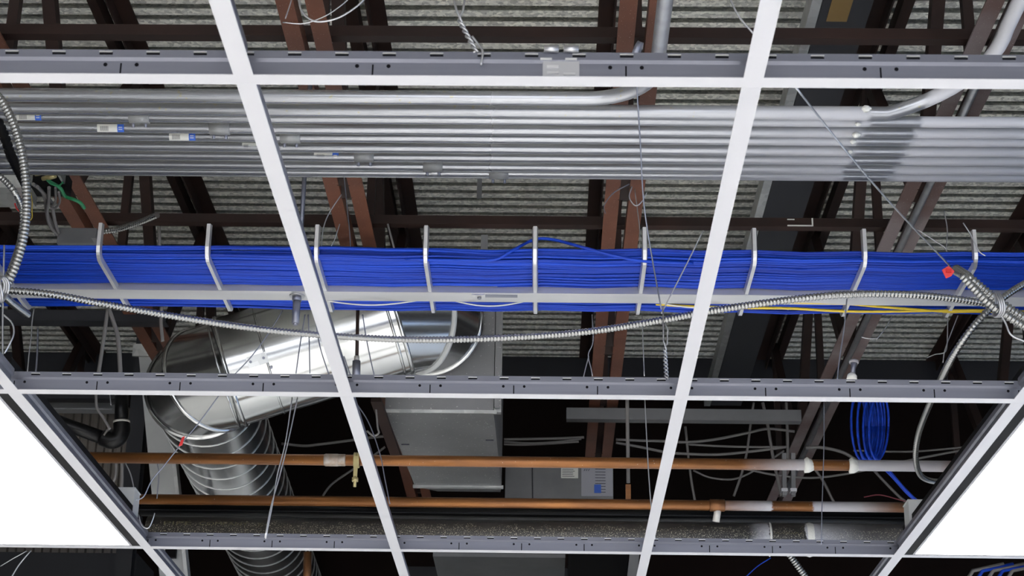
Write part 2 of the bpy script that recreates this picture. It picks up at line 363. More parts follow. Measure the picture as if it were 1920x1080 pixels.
for i, j, w_ in ((-1, -1, 'left of the camera'), (3, -1, 'right of the camera'), (-1, -3, 'behind on the left'), (3, -3, 'behind on the right'), (1, -3, 'behind in the middle')):  # unseen panels added so their light bounces up off the floor
    troffer(i, j, 'added light panel %s outside the view, lighting the room' % w_)

# small white junction boxes beside the troffers
for px, py, w_, lb in ((238, 945, .045, 'small white box on the tee beside the left light panel'), (1718, 968, .045, 'small white box on the tee beside the right light panel')):
    c = D(px, py, gy(2)-.10)
    t = thing('junction_box', lb, 'box', (c.x, c.y, c.z-.03))
    MB().box((c.x-w_/2, c.y-.03, c.z-.035), (c.x+w_/2, c.y+.03, c.z+.03), 'white').build('body', None, t)
    MB().box((c.x-w_/2-.002, c.y-.032, c.z+.03), (c.x+w_/2+.002, c.y+.032, c.z+.033), 'white').build('lid', None, t)

# ------------------------------------------------------------ conduit rack
HC = 1.72
rows = [182, 206.5, 221.5, 242.5, 257.5, 275.5, 292.5, 310, 323]
cl = ['thick galvanised conduit at the top of the rack, bending upwards near the middle',
      'second galvanised conduit of the rack, bending up at the right',
      'third galvanised conduit of the rack with a tag at the far left', 'fourth galvanised conduit of the rack with a tag and a coupling',
      'fifth galvanised conduit of the rack with a blue tag', 'sixth galvanised conduit down the rack with a coupling left of centre',
      'seventh galvanised conduit down the rack, tag beside the threaded rod', 'eighth galvanised conduit down the rack with a coupling near the middle',
      'lowest galvanised conduit of the rack']
XL, XR = -2.7, 2.9
def cpaint(py):
    xa = P(1640-(py-200)*.5, py, HC).x; xb = P(1742-(py-200)*.56, py, HC).x
    lo, hi = P(-900, py, HC).x, P(2150, py, HC).x; f = lambda x: (x-lo)/(hi-lo)
    return (lo+.015, hi+.015, [(0, 0), (1, .12), (f(P(900, py, HC).x), 0), (f(P(1250, py, HC).x), .12), (f(P(1400, py, HC).x), .35), (f(xa)-.0016, .9), (f(xa), .05), (f(xb)-.0012, .05), (f(xb)+.0008, .95), (f(xb)+.06, .75)])
coup = {2: (265, 226), 3: (414, 245), 4: (547, 264), 6: (681, 281), 7: (811, 302), 8: (935, 319)}
tags_ = {2: (36, 82), 3: (186, 236), 4: (320, 369), 5: (456, 484), 6: (590, 636)}
for k, py in enumerate(rows):
    r = .0148 if k < 2 else .0118
    c = P(960, py+2, HC); y = c.y
    mt = mat('conduit_zinc', (.33, .34, .365), .27, .72, (.42, .43, .46), 3, stretch=(.4, 9, 9), bump=.03, bscale=40, paint=cpaint(py),
             specks=((.42, .40, .30), 90, .69) if k < 2 else None)
    t = thing('steel_conduit', cl[k], 'conduit', (0, y, CZ+HC-r), 'conduits in the rack')
    pts = [Vector((XL, y, CZ+HC))]
    if k == 0:
        xe = P(1100, py, HC).x; R_ = .135; pts += [Vector((xe, y, CZ+HC))]
        for q in range(1, 13):
            a = math.pi/2*q/12; pts.append(Vector((xe+R_*math.sin(a), y-R_*(1-math.cos(a)), CZ+HC)))
        pts.append(Vector((xe+R_, .8, CZ+HC)))
    elif k == 1:
        xe = P(1665, py, HC).x; R_ = .19; pts += [Vector((P(1300, py, HC).x, y, CZ+HC)), Vector((xe, y, CZ+HC))]
        for q in range(1, 13):
            a = math.pi/2*q/12; pts.append(Vector((xe+R_*math.sin(a)*1.1, y-R_*(1-math.cos(a)), CZ+HC+.06*a)))
        pts.append(Vector((pts[-1].x+.0, .8, CZ+HC+.1)))
    else: pts += [Vector((0, y, CZ+HC+random.uniform(-.002, .002))), Vector((XR, y+random.uniform(-.004, .004), CZ+HC))]
    MB().tube(pts, r, 20, mt).build('tube', None, t)
    if k in coup:
        x = P(coup[k][0], coup[k][1], HC).x
        cc = MB().tube([Vector((x-.0215, y, CZ+HC)), Vector((x-.0205, y, CZ+HC)), Vector((x+.0205, y, CZ+HC)), Vector((x+.0215, y, CZ+HC))], [r+.0005, r+.0024, r+.0024, r+.0005], 20, 'coupling').build('coupling', None, t)
        for dx in (-.013, .013):
            MB().tube([Vector((x+dx, y+.004, CZ+HC-r)), Vector((x+dx, y+.008, CZ+HC-r-.009))], .0032, 8, 'rod').build('set_screw', None, cc)
    if k in tags_:
        xa = P(tags_[k][0], py, HC).x; xb = P(tags_[k][1], py, HC).x; L_ = xb-xa
        def wrap(mb, x0, x1, dr, m, a0=-75, a1=10):
            n_ = 7; vv = []
            for x in (x0, x1):
                for q in range(n_):
                    a = math.radians(a0+(a1-a0)*q/(n_-1)); vv.append(Vector((x, y-(r+dr)*math.cos(a), CZ+HC+(r+dr)*math.sin(a))))
            mb.add(vv, [(q, q+1, n_+q+1, n_+q) for q in range(n_-1)], m, True)
        g_ = MB(); wrap(g_, xa, xb if k == 5 else xb-L_*.25, .0004, 'label')
        s_ = g_.build('sticker', None, t)
        g_ = MB()
        for q in range(9): x = xa+L_*(.12+.035*q); wrap(g_, x, x+L_*.015, .0008, 'ink', -60, -10)
        g_.build('barcode', None, s_)
        if k != 5:
            g_ = MB(); wrap(g_, xb-L_*.25, xb, .0005, 'inkblue'); wrap(g_, xb-L_*.2, xb-L_*.06, .0009, 'label', -45, -38); wrap(g_, xb-L_*.2, xb-L_*.06, .0009, 'label', -25, -18); g_.build('blue_end', None, s_)
# blobs of white compound where the old wall met the conduits
t = thing('compound_blob', 'lumps of white compound stuck to the conduits at the right', 'compound', P(1605, 250, HC-.02))
for px, py, s_ in ((1625, 203, .010), (1609, 232, .006), (1606, 252, .009), (1600, 265, .007), (1594, 284, .006)):
    c = P(px, py, HC-.013); MB().tube([c+Vector((-s_, 0, 0)), c+Vector((-s_*.4, 0, -.001)), c+Vector((s_*.3, .002, 0)), c+Vector((s_, .001, 0))], [.002, s_*.8, s_*.7, .002], 7, 'mortar').build('lump', None, t)

# ------------------------------------------------------------ cable tray
HTR = 1.453
yN = P(1000, 487, HTR).y; yF = P(1000, 590, HTR).y; yS0 = P(1000, 550, 1.446).y; yS1 = P(1000, 567, 1.446).y
t = thing('cable_tray', 'aluminium centre-spine cable tray with upturned rungs carrying the blue cables', 'cable tray', (0, (yS0+yS1)/2, CZ+1.446))
zs = CZ+1.446; ymid = (yS0+yS1)/2; hwS = (yS1-yS0)/2
MB().prof([(ymid-yS1, 0), (ymid-yS0, 0), (ymid-yS0, .022), (ymid-yS0-.003, .022), (ymid-yS0-.003, .004), (ymid-yS1+.003, .004), (ymid-yS1+.003, .022), (ymid-yS1, .022)], (-2.6, ymid, zs), (2.8, ymid, zs), 'alu').build('spine', None, t)
xr0 = D(1003, 480, yN).x; RS = .2286
for k in range(-11, 12):
    x = xr0+k*RS; r_ = .022; pts = [Vector((x, yN, CZ+1.527))]
    pts.append(Vector((x, yN, CZ+HTR+r_)))
    for q in range(1, 7): a = math.pi/2*q/6; pts.append(Vector((x, yN+r_*(1-math.cos(a)), CZ+HTR+r_*(1-math.sin(a)))))
    for q in range(0, 7): a = math.pi/2*q/6; pts.append(Vector((x, yF-r_+r_*math.sin(a), CZ+HTR+r_*(1-math.cos(a)))))
    pts.append(Vector((x, yF, CZ+1.527)))
    # flat rectangular bar swept along the U
    hw, ht = .0062, .005; vv = []; n_ = len(pts)
    for i, p in enumerate(pts):
        d = (pts[min(i+1, n_-1)]-pts[max(i-1, 0)]).normalized(); nn = Vector((0, -d.z, d.y))
        vv += [p+Vector((-hw, 0, 0))+nn*ht, p+Vector((-hw*.6, 0, 0))-nn*ht, p+Vector((hw*.6, 0, 0))-nn*ht, p+Vector((hw, 0, 0))+nn*ht]
    fs = [(i*4+a, i*4+(a+1) % 4, i*4+4+(a+1) % 4, i*4+4+a) for i in range(n_-1) for a in range(4)]+[(3, 2, 1, 0), (n_*4-4, n_*4-3, n_*4-2, n_*4-1)]
    MB().add(vv, fs, 'alu').build('rung', None, t)
c = P(897, 555, 1.445)
s_ = MB().box((c.x-.014, yS0+.003, zs-.0035), (c.x+.014, yS0+.030, zs+.0), 'alu').build('splice_nut', None, t)
MB().tube([Vector((c.x+.002, yS0+.017, zs-.004)), Vector((c.x+.002, yS0+.017, zs-.0075))], .005, 6, 'rod').build('bolt', None, s_)
MB().box((c.x+.015, yS0+.010, zs-.0012), (c.x+.085, yS0+.024, zs+.0005), 'rod').build('slot_strip', None, t)

for xa_, xb_ in ((600, 785), (850, 985), (1235, 1390)):
    pa, pb = P(xa_, 566, 1.445), P(xb_, 566, 1.445); pts = []
    for q in range(17):
        u = q/16; pts.append(Vector((pa.x+(pb.x-pa.x)*u, yS1+.004, zs+.004-.012*math.sin(math.pi*u))))
    MB().tube(pts, .0016, 6, 'label').build('edge_strip', None, t)

# blue data cables, each one a thing
XA, XB = -2.2, 2.5
nrow = 45
lab = 'blue data cable lying in the bundle along the aluminium tray'
crossing = [random.uniform(-1, 1) for _ in range(200)]
def wavy(y0, z0, amp, seedk, n_=44):
    rnd = random.Random(seedk//4+7); ph = [rnd.uniform(0, 6.28) for _ in range(4)]; fr = [rnd.uniform(2, 4), rnd.uniform(5, 8), rnd.uniform(9, 14), rnd.uniform(1, 2)]
    own = random.Random(seedk); amp *= .55; o1, o2 = own.uniform(0, 6.28), own.uniform(.3, .8)
    pts = []
    for i in range(n_):
        x = XA+(XB-XA)*i/(n_-1)
        # tray rungs gather the strands, they wander in between
        dy = amp*(.5*math.sin(fr[0]*x+ph[0])+.5*math.sin(fr[1]*x+ph[1])+.28*math.sin(fr[2]*x+ph[2])+o2*math.sin(4.1*x+o1))
        k_ = (x-xr0)/RS; sag = -.0035*math.sin(math.pi*(k_-math.floor(k_)))**2
        pts.append(Vector((x, y0+dy+.012*math.sin(1.1*x+.5)*0, z0+sag+amp*.25*math.sin(fr[1]*x+ph[3]))))
    return pts
for i in range(nrow):
    y = yN+.010+(yF-yN-.016)*i/(nrow-1)
    z = CZ+HTR+.0088+random.uniform(0, .0035)
    pass
    mb = MB().tube(wavy(y, z, random.uniform(.003, .014), i), random.uniform(.0028, .0033), 6, 'blue', caps=False)
    tag(mb.build('data_cable'), lab, 'cable', 'blue cables in the tray')
for i in range(32):
    y = yN+.012+(yF-yN-.026)*i/31
    mb = MB().tube(wavy(y, CZ+HTR+.0165+random.uniform(0, .008), random.uniform(.004, .016), 100+i), .0032, 6, 'blue', caps=False)
    tag(mb.build('data_cable'), lab, 'cable', 'blue cables in the tray')
for i in range(16):   # a few on the near edge, riding higher
    y = yN+.010+.009*i*.6
    mb = MB().tube(wavy(y, CZ+HTR+.024+random.uniform(0, .008), .006, 300+i), .0032, 6, 'blue', caps=False)
    tag(mb.build('data_cable'), lab, 'cable', 'blue cables in the tray')
Yl = yN+.006
strands([D(760, 486, Yl+.01), D(860, 488, Yl), D(925, 487, Yl), D(960, 470, Yl), D(1003, 449, Yl+.02), D(1040, 450, Yl+.02), D(1090, 463, Yl), D(1150, 479, Yl), D(1210, 490, Yl), D(1300, 494, Yl+.01)], .0034, 'blue', 'data_cable', 'single blue cable arching up above the bundle near the middle', 'cable', n=8)
for k, (a, b) in enumerate((((1290, 574), (1480, 578)), ((1480, 566), (1640, 574)))):
    hy = HTR-.004
    pp = [P(a[0]-60, a[1]-4, HTR+.006), P(a[0], a[1], hy), P(a[0]+100, a[1]+3, hy), P(b[0], b[1], hy), P(b[0]+130, b[1]+(6, 10)[k], hy), P(1820, 582+k*2, hy+.002), P(1960, 585, HTR+.01)]
    strands(pp, .0033, 'yellow', 'data_cable', ('yellow cable under the blue bundle starting right of centre', 'yellow cable under the blue bundle near the right edge')[k], 'cable', n=8)
strands([P(1700, 492, HTR+.05), P(1800, 490, HTR+.05), P(1880, 491, HTR+.05), P(1960, 493, HTR+.05)], .003, 'yellow', 'data_cable', 'yellow cable on top of the blue bundle at the right edge', 'cable')
# threaded rod through the spine
c = P(557, 560, 1.446); yr = ymid
x = D(557, 556, yr).x
t = thing('threaded_rod', 'dark threaded rod hanging from a joist down through the cable tray', 'rod', (x, yr, D(555, 612, yr).z))
zb = D(555, 610, yr).z; ztop = CZ+HJ
MB().tube([Vector((x, yr, zb)), Vector((x, yr, ztop+.05))], .0052, 10, 'rod').build('rod', None, t)
MB().tube([Vector((x, yr, zb+.004)), Vector((x, yr, zs-.012))], .0085, 8, 'rod').build('sleeve', None, t)
MB().tube([Vector((x, yr, zs-.002)), Vector((x, yr, zs-.0001))], .017, 16, 'steel').build('washer', None, t)
MB().tube([Vector((x, yr, zs-.012)), Vector((x, yr, zs-.002))], .011, 6, 'rod').build('nut', None, t)

# ------------------------------------------------------------ flexible steel conduits
def flex(ctrl, r, label, name='flexible_conduit'):
    return tag(flextube(MB(), ctrl, r).build(name), label, 'flexible conduit', 'flexible steel conduits')
HF = 1.36
flex([P(-90, 538, HF), P(5, 544, HF), P(90, 551, HF), P(200, 571, HF), P(320, 592, HF), P(450, 612, HF), P(600, 628, HF), P(780, 637, HF), P(950, 633, HF), P(1100, 622, HF), P(1230, 602, HF), P(1340, 582, HF), P(1450, 566, HF), P(1560, 554, HF), P(1660, 551, HF), P(1760, 557, HF), P(1850, 570, HF), P(1900, 585, HF), P(1990, 620, HF)], .0080, 'long flexible steel conduit sagging across the view below the blue cables')
Yf = 3.05
flex([D(-30, 150, Yf), D(5, 192, Yf), D(30, 245, Yf), D(45, 310, Yf), D(50, 380, Yf), D(45, 440, Yf), D(30, 495, Yf), D(10, 540, Yf), D(-8, 575, Yf)], .0088, 'flexible steel conduit curving down the left edge')
flex([D(-40, 305, 3.4), D(5, 335, 3.4), D(30, 365, 3.4), D(42, 400, 3.45), D(38, 450, 3.45), D(22, 500, 3.3), D(0, 550, 3.3)], .0068, 'thinner flexible steel conduit behind the left one')
flex([P(-60, 500, 1.3), P(-10, 540, 1.3), P(25, 570, 1.31), P(52, 590, 1.33)], .0085, 'short grey flexible conduit stub below the tray at the left edge')
Yr = 3.25
flex([D(1793, 506, Yr+.05), D(1815, 520, Yr), D(1845, 545, Yr), D(1880, 572, Yr), D(1925, 600, Yr), D(2000, 640, Yr)], .0105, 'thick flexible steel conduit coming down from the red tag at the right')
flex([D(1805, 518, Yr-.05), D(1840, 555, Yr-.05), D(1870, 580, Yr-.05), D(1925, 615, Yr-.05), D(1990, 650, Yr-.05)], .0085, 'second flexible steel conduit running under the thick one at the right')
flex([D(1990, 500, 3.35), D(1925, 530, 3.35), D(1885, 555, 3.32), D(1850, 585, 3.3), D(1815, 625, 3.3), D(1785, 670, 3.35), D(1765, 710, 3.5), D(1740, 765, 3.9), D(1722, 815, 4.1), D(1717, 860, 4.2), D(1728, 893, 4.3), D(1760, 903, 4.4), D(1800, 894, 4.45), D(1850, 880, 4.45)], .0072, 'flexible steel conduit crossing at the right and looping down by the light')
flex([P(118, 440, 1.8), P(160, 436, 1.8), P(215, 431, 1.8), P(258, 418, 1.8), P(295, 403, 1.8)], .0080, 'grey flexible conduit curving up at the left above the cables')
flex([P(100, 425, 1.8), P(112, 442, 1.8), P(135, 453, 1.8), P(170, 458, 1.8)], .0075, 'short flexible conduit entering the small box at the left')
flex([D(1480, 1040, 5.2), D(1495, 1060, 5.2), D(1520, 1095, 5.2)], .010, 'striped flexible conduit below the lowest runner')
# ties binding the crossings
for px, py, Y, lb in ((3, 542, 3.0, 'zip tie binding the conduits at the left edge'), (1872, 572, 3.2, 'wire tie binding the conduits at the right edge')):
    c = D(px, py, Y); mb = MB()
    for q in range(3):
        c2 = c+Vector((.004*q-.004, 0, 0)); pts = [c2+Vector((.003*math.sin(a*2), .022*math.cos(a), .022*math.sin(a))) for a in [2*math.pi*i/16 for i in range(17)]]
        mb.tube(pts, .0022, 6, 'steel')
    tag(mb.build('wire_tie'), lb, 'tie')
c = D(1777, 510, Yr-.02)
t = thing('red_tag', 'red plastic flag at the end of the conduit on the right', 'tag', c)
MB().add([c+RT*a+UP*b+FW*d for d in (-.003, .003) for a, b in ((-.011, .004), (.002, .012), (.012, .001), (.006, -.008), (-.003, -.012))], [(4, 3, 2, 1, 0), (5, 6, 7, 8, 9)]+[(i, (i+1) % 5, 5+(i+1) % 5, 5+i) for i in range(5)], 'red').build('flag', None, t)
MB().box(c+Vector((-.004, -.006, -.003)), c+Vector((.006, -.003, .005)), 'red').build('fold', None, t)

# ------------------------------------------------------------ round duct
RD = .152; YD = 4.75
def loft(mb, rings, m, n=48, seg=6):
    # straight gores between given circles: (centre, normal, radius)
    vs = []; k = len(rings)
    for c, nn, r in rings:
        nn = Vector(nn).normalized(); u = (Vector((0, 0, 1))-nn*nn.z).normalized(); v = nn.cross(u)
        for q in range(n): a = 2*math.pi*q/n; vs.append(c+(u*math.cos(a)+v*math.sin(a))*r)
    return mb.add(vs, [(i*n+q, i*n+(q+1) % n, (i+1)*n+(q+1) % n, (i+1)*n+q) for i in range(k-1) for q in range(n)], m, True)
def ring(mb, c, nn, r, w_=.006, m='duct', b=.006):
    d = Vector(nn).normalized(); loft(mb, [(c-d*w_, d, r), (c-d*w_*.6, d, r+b), (c+d*w_*.6, d, r+b), (c+d*w_, d, r)], m)
R1 = D(432, 697, YD); Q1 = D(745, 603, YD)
nA = (R1-Q1).normalized()
R2 = D(393, 712, YD+.075); R3 = D(376, 724, YD+.19); nR2 = Vector((-.72, .69, -.2)); nR3 = Vector((-.04, 1, -.02))
Q2 = D(790, 594, YD+.05); Q3 = D(808, 604, YD+.16); nQ2 = Vector((.78, .62, .2)); nQ3 = Vector((.28, .96, .1))
boxY = 5.06; Q4 = D(812, 611, boxY-.002)
SZ = R3.z
S1 = R3; S2 = D(512, 1052, 7.0); S2.z = SZ-.01
S2 = S1+(S2-S1)*((YW-.01-S1.y)/(S2.y-S1.y))
mid = (Q1+R1)/2
t = thing('round_duct', 'shiny round sheet-metal duct with elbows at both ends under the cable tray', 'duct', (mid.x, mid.y, mid.z-RD))
loft(MB(), [(Q1, nA, RD), (D(505, 675, YD), nA, RD), (R1, nA, RD)], 'duct').build('pipe', None, t)
c = Q1.lerp(R1, .77)
mb = MB(); ring(mb, c, nA, RD, .003, b=.002); mb.build('seam_ring', None, t)
for c, n_, w_, b in ((Q1, nA, .006, .007), (Q1+nA*.022, nA, .004, .004), (R1, nA, .006, .006), (R1+nA*.018, nA, .003, .003), (R2, nR2, .006, .006), (R3, nR3, .007, .008), (Q2, nQ2, .007, .009), (Q3, nQ3, .006, .006)):
    mb = MB(); ring(mb, c, n_, RD, w_, 'white' if c is Q2 else 'duct', b); mb.build('seam_ring', None, t)
for a, b in (((R1, nA), (R2, nR2)), ((R2, nR2), (R3, nR3)), ((Q1, -nA), (Q2, nQ2)), ((Q2, nQ2), (Q3, nQ3)), ((Q3, nQ3), (Q4, Vector((.1, 1, 0))))):
    loft(MB(), [(a[0], a[1], RD), (b[0], b[1], RD)], 'duct').build('elbow_gore', None, t)
# small bolted access plate
dA = -nA; nrm = Vector((dA.z*0, -1, 0)); nrm = (nrm-dA*nrm.dot(dA)).normalized(); dn = dA.cross(nrm).normalized()
if dn.z > 0: dn = -dn
cx = R1.lerp(Q1, .18)
nn = (nrm*math.cos(.30)+dn*math.sin(.30)).normalized(); R = Matrix((dA, nn.cross(dA), nn)).transposed()
pl_ = MB().obox(cx+nn*(RD+.001), (.055, .03, .003), R, 'galv').build('access_plate', None, t)
for q, e_ in ((-.018, .0), (.018, .0), (.03, .03)): MB().tube([cx+nn*(RD+.001)+dA*q-(nn.cross(dA))*e_, cx+nn*(RD+.007)+dA*q-(nn.cross(dA))*e_], .004, 6, 'rod').build('bolt', None, pl_)
t = thing('spiral_duct', 'large spiral-seam duct running away from the round elbow', 'duct', (S1.x, S1.y, S1.z-RD))
d = (S2-S1).normalized(); S1 = S1+d*.012
loft(MB(), [(S1, d, RD-.004), (S2, d, RD-.004)], 'duct', 56).build('pipe', None, t)
L_ = (S2-S1).length; a_ = d.cross(Vector((0, 0, 1))).normalized(); b_ = a_.cross(d); mb = MB(); pts = []
hp = .115; n_ = int(L_/hp*40)
for i in range(n_): an = 2*math.pi*i/40; pts.append(S1+d*(hp*i/40)+(a_*math.cos(an)+b_*math.sin(an))*(RD-.003))
mb.tube(pts, .0019, 5, 'galv').build('spiral_seam', None, t)

# rectangular duct in the middle
hb = D(825, 770, boxY).z-CZ; zb = CZ+hb; xL = P(722, 770, hb).x; xR_ = P(925, 770, hb).x; yb1 = P(850, 912, hb).y; xL2 = P(777, 908, hb).x; xR2 = P(940, 908, hb).x
t = thing('rectangular_duct', 'dusty grey rectangular duct hanging behind the middle runner', 'duct', ((xL+xR_)/2, boxY, zb))
zt = CZ+1.955
vv = [(xL, boxY, zb), (xR_, boxY, zb), (xR2, yb1, zb), (xL2, yb1, zb), (xL, boxY, zt), (xR_, boxY, zt), (xR2, yb1, zt), (xL2, yb1, zt)]
MB().add(vv, [(0, 1, 2, 3), (7, 6, 5, 4), (0, 4, 5, 1), (1, 5, 6, 2), (2, 6, 7, 3), (3, 7, 4, 0)], 'ductdull').build('trunk', None, t)
MB().prof([(0, 0), (-.02, 0), (-.02, -.004), (-.004, -.004), (-.004, -.010), (0, -.010)], (xL-.01, boxY-.001, zb+.003), (xR_+.01, boxY-.001, zb+.003), 'galv').build('flange', None, t)
MB().box((xL2-.006, yb1-.012, zb-.006), (xR2+.006, yb1+.006, zb+.002), 'galv').build('flange', None, t)
vv = [(xL2, yb1+.006, zb), (xR2, yb1+.006, zb), (xR2-.01, yb1+.25, zb+.05), (xL2+.06, yb1+.25, zb+.05), (xL2, yb1+.006, zt), (xR2, yb1+.006, zt), (xR2-.01, yb1+.25, zt), (xL2+.06, yb1+.25, zt)]
MB().add(vv, [(0, 1, 2, 3), (7, 6, 5, 4), (0, 4, 5, 1), (1, 5, 6, 2), (2, 6, 7, 3), (3, 7, 4, 0)], 'ductdull').build('transition', None, t)
MB().bar((xR_+.012, boxY+.02, zb+.0), (xR_+.012, boxY+.02, zt+.03), .02, .02, 'galv', up=Vector((0, 1, 0))).build('corner_angle', None, t)
MB().box((xR_+.003, boxY-.01, zb+.01), (xR_+.020, boxY+.0, zt-.02), 'ductdull').build('end_flange', None, t)
for px, py in ((760, 833), (918, 825)):
    c = P(px, py, hb-.001); MB().box(c+Vector((-.012, -.002, -.002)), c+Vector((.012, .002, .0005)), 'ink').build('screw_slot', None, t)
# strap hanger beside the duct
c = D(725, 800, 4.9)
tag(MB().bar(D(705, 750, 4.95), D(745, 860, 5.35), .03, .012, 'rustdark').build('steel_brace'), 'brown steel brace slanting beside the left of the grey duct', 'brace')

# equipment box with labels
Ye = 6.25
a = D(948, 868, Ye); b = D(1150, 965, Ye)
t = thing('air_terminal_unit', 'grey metal equipment box with paper labels behind the copper pipes', 'equipment box', ((a.x+b.x)/2, Ye, b.z))
MB().box((a.x, Ye, b.z), (b.x, Ye+.4, a.z), 'midgrey').build('body', None, t)
for px in (998,): MB().bar(D(px, 868, Ye-.002), D(px+1, 960, Ye-.002), .004, .004, 'bars', up=Vector((0, 1, 0))).build('seam', None, t)
def plate(px0, py0, px1, py1, m, name, par, dy=.003, lines=0):
    p, q = D(px0, py0, Ye), D(px1, py1, Ye); o = MB().box((p.x, Ye-dy, q.z), (q.x, Ye, p.z), m).build(name, None, par)
    if lines:
        g = MB()
        for k in range(lines):
            z = p.z-(p.z-q.z)*(k+1)/(lines+1); g.box((p.x+.004, Ye-dy-.0006, z-.0009), (p.x+(q.x-p.x)*random.uniform(.7, .95), Ye-dy, z+.0009), 'ink')
        g.build('print', None, o)
    return o
plate(1052, 874, 1084, 897, 'label', 'paper_label', t, lines=6)
lb_ = plate(1090, 874, 1149, 931, 'labelgrey', 'diagram_label', t)
g = MB()
for k in range(9):
    p = D(1116, 880+k*5.4, Ye); g.box((p.x, Ye-.0042, p.z-.001), (p.x+.036, Ye-.003, p.z+.001), 'ink')
p, q = D(1114, 909, Ye), D(1127, 925, Ye); g.box((p.x, Ye-.0045, q.z), (q.x, Ye-.003, p.z), 'inkblue')
for k in range(3): p = D(1095+k*4, 882, Ye); g.bar(p+Vector((0, -.004, -.003)), p+Vector((.004, -.004, .004)), .002, .001, 'ink', up=Vector((0, 1, 0)))
g.build('print', None, lb_)

# ------------------------------------------------------------ copper pipes and iron pipe
def pmask(py, h, a, b, a0, b1, after=((.4, .8),)):
    lo, hi = P(a0, py, h).x, P(b1, py, h).x; f = lambda px: (P(px, py, h).x-lo)/(hi-lo)
    return (lo+.015, hi+.015, [(0, 0), (1, .15), (f(a)-.004, .95), (f(a), 0), (f(b)-.004, 0), (f(b), .95)]+[(f(b)+q, v) for q, v in after])
HP = 1.33
def cop(py0, xa_px, label, msk, extra=None):
    y = P(960, py0, HP).y
    mt = mat('copper_tube', (.32, .128, .036), .36, .6, (.21, .085, .030), 14, specks=((.55, .5, .45), 260, .74), stretch=(.5, 3, 3), paint=msk)
    xs = P(xa_px, py0, HP).x; xe = P(1880, py0, HP).x
    t = thing('copper_pipe', label, 'pipe', ((xs+xe)/2, y, CZ+HP-.015), 'copper pipes crossing below')
    MB().tube([Vector((xs, y, CZ+HP)), Vector((xe, y, CZ+HP))], .0145, 20, mt).build('tube', None, t); return t, y
t, y = cop(866, 60, 'upper copper pipe crossing the lower part of the view', pmask(866, HP, 1522, 1600, 1390, 1800))
for px, r_, l_ in ((622, .0165, .02), (640, .0158, .012)):
    x = D(px, 862, y).x; MB().tube([Vector((x-l_, y, CZ+HP)), Vector((x-l_*.8, y, CZ+HP)), Vector((x+l_*.8, y, CZ+HP)), Vector((x+l_, y, CZ+HP))], [.0146, r_, r_, .0146], 18, 'soldermat').build('solder_joint', None, t)
for px in (1518, 1603):
    x = P(px, 866, HP).x; MB().tube([Vector((x-.011, y, CZ+HP)), Vector((x-.006, y, CZ+HP)), Vector((x+.002, y, CZ+HP-.002)), Vector((x+.012, y, CZ+HP))], [.0146, .022, .019, .0146], 12, 'mortar').build('compound_collar', None, t)
t2, y2 = cop(943.5, 262, 'lower copper pipe just above the black iron pipe', pmask(941, HP, 1451, 1530, 1340, 1800, ((.18, .85), (.34, .1))))
x = P(1347, 941, HP).x
MB().tube([Vector((x-.022, y2, CZ+HP)), Vector((x-.02, y2, CZ+HP)), Vector((x+.02, y2, CZ+HP)), Vector((x+.022, y2, CZ+HP))], [.0147, .0175, .0175, .0147], 16, 'copper').build('tee_fitting', None, t2)
MB().tube([Vector((x+.004, y2, CZ+HP)), Vector((x-.004, y2+.01, CZ+HP-.045))], .010, 12, 'lead').build('branch_stub', None, t2)
# brass pipe hanger on the upper copper pipe
x = D(668, 880, y).x
t = thing('pipe_clamp', 'yellow brass clamp hanging under the upper copper pipe', 'clamp', (x, y, D(670, 908, y).z), None)
zc = CZ+HP
pts = [Vector((x, y+.018*math.cos(a), zc+.018*math.sin(a))) for a in [2*math.pi*i/20 for i in range(21)]]
mb = MB()
for dx in (-.005, 0, .005): mb.tube([p+Vector((dx, 0, 0)) for p in pts], .003, 6, 'brass')
mb.build('band', None, t)
MB().box((x-.005, y-.020, zc-.055), (x+.005, y-.014, zc+.006), 'brass').build('strap', None, t)
MB().tube([Vector((x, y-.017, zc-.048)), Vector((x, y-.017, zc-.076))], .004, 8, 'brass').build('screw', None, t)
MB().tube([Vector((x, y-.017, zc-.052)), Vector((x, y-.017, zc-.062))], .009, 6, 'brass').build('nut', None, t)
# cast iron pipe
HI = 1.25; yi = P(960, 1006, HI).y; ri = .046
mk = pmask(1000, HI, 1446, 1516, 1405, 1760, ((.10, .6), (.32, .12))); mt = mat('dusty_black_iron', (.022, .020, .019), .45, 0, (.045, .040, .037), 5, specks=((.34, .32, .24), 330, .60), specktop=CZ+HI+.022, bump=.4, bscale=120, paint=mk)
t = thing('iron_pipe', 'big dusty black iron pipe crossing near the bottom', 'pipe', (0, yi, CZ+HI-ri))
MB().tube([Vector((P(258, 975, HI).x, yi, CZ+HI)), Vector((P(1900, 985, HI).x, yi, CZ+HI))], ri, 40, mt).build('tube', None, t)
yb_ = P(960, 962, 1.335).y; xa_, xb_ = P(258, 962, 1.335).x, P(1900, 962, 1.335).x
t_ = thing('black_pipe', 'slim smooth black pipe between the lower copper pipe and the iron pipe', 'pipe', (0, yb_, CZ+1.335-.021))
MB().tube([Vector((xa_, yb_, CZ+1.335)), Vector((xb_, yb_, CZ+1.335))], .0205, 24, 'black').build('tube', None, t_)
MB().tube([Vector((xa_, yb_-.0195, CZ+1.329)), Vector((xb_, yb_-.0195, CZ+1.329))], .0022, 6, 'bars').build('seam', None, t_)
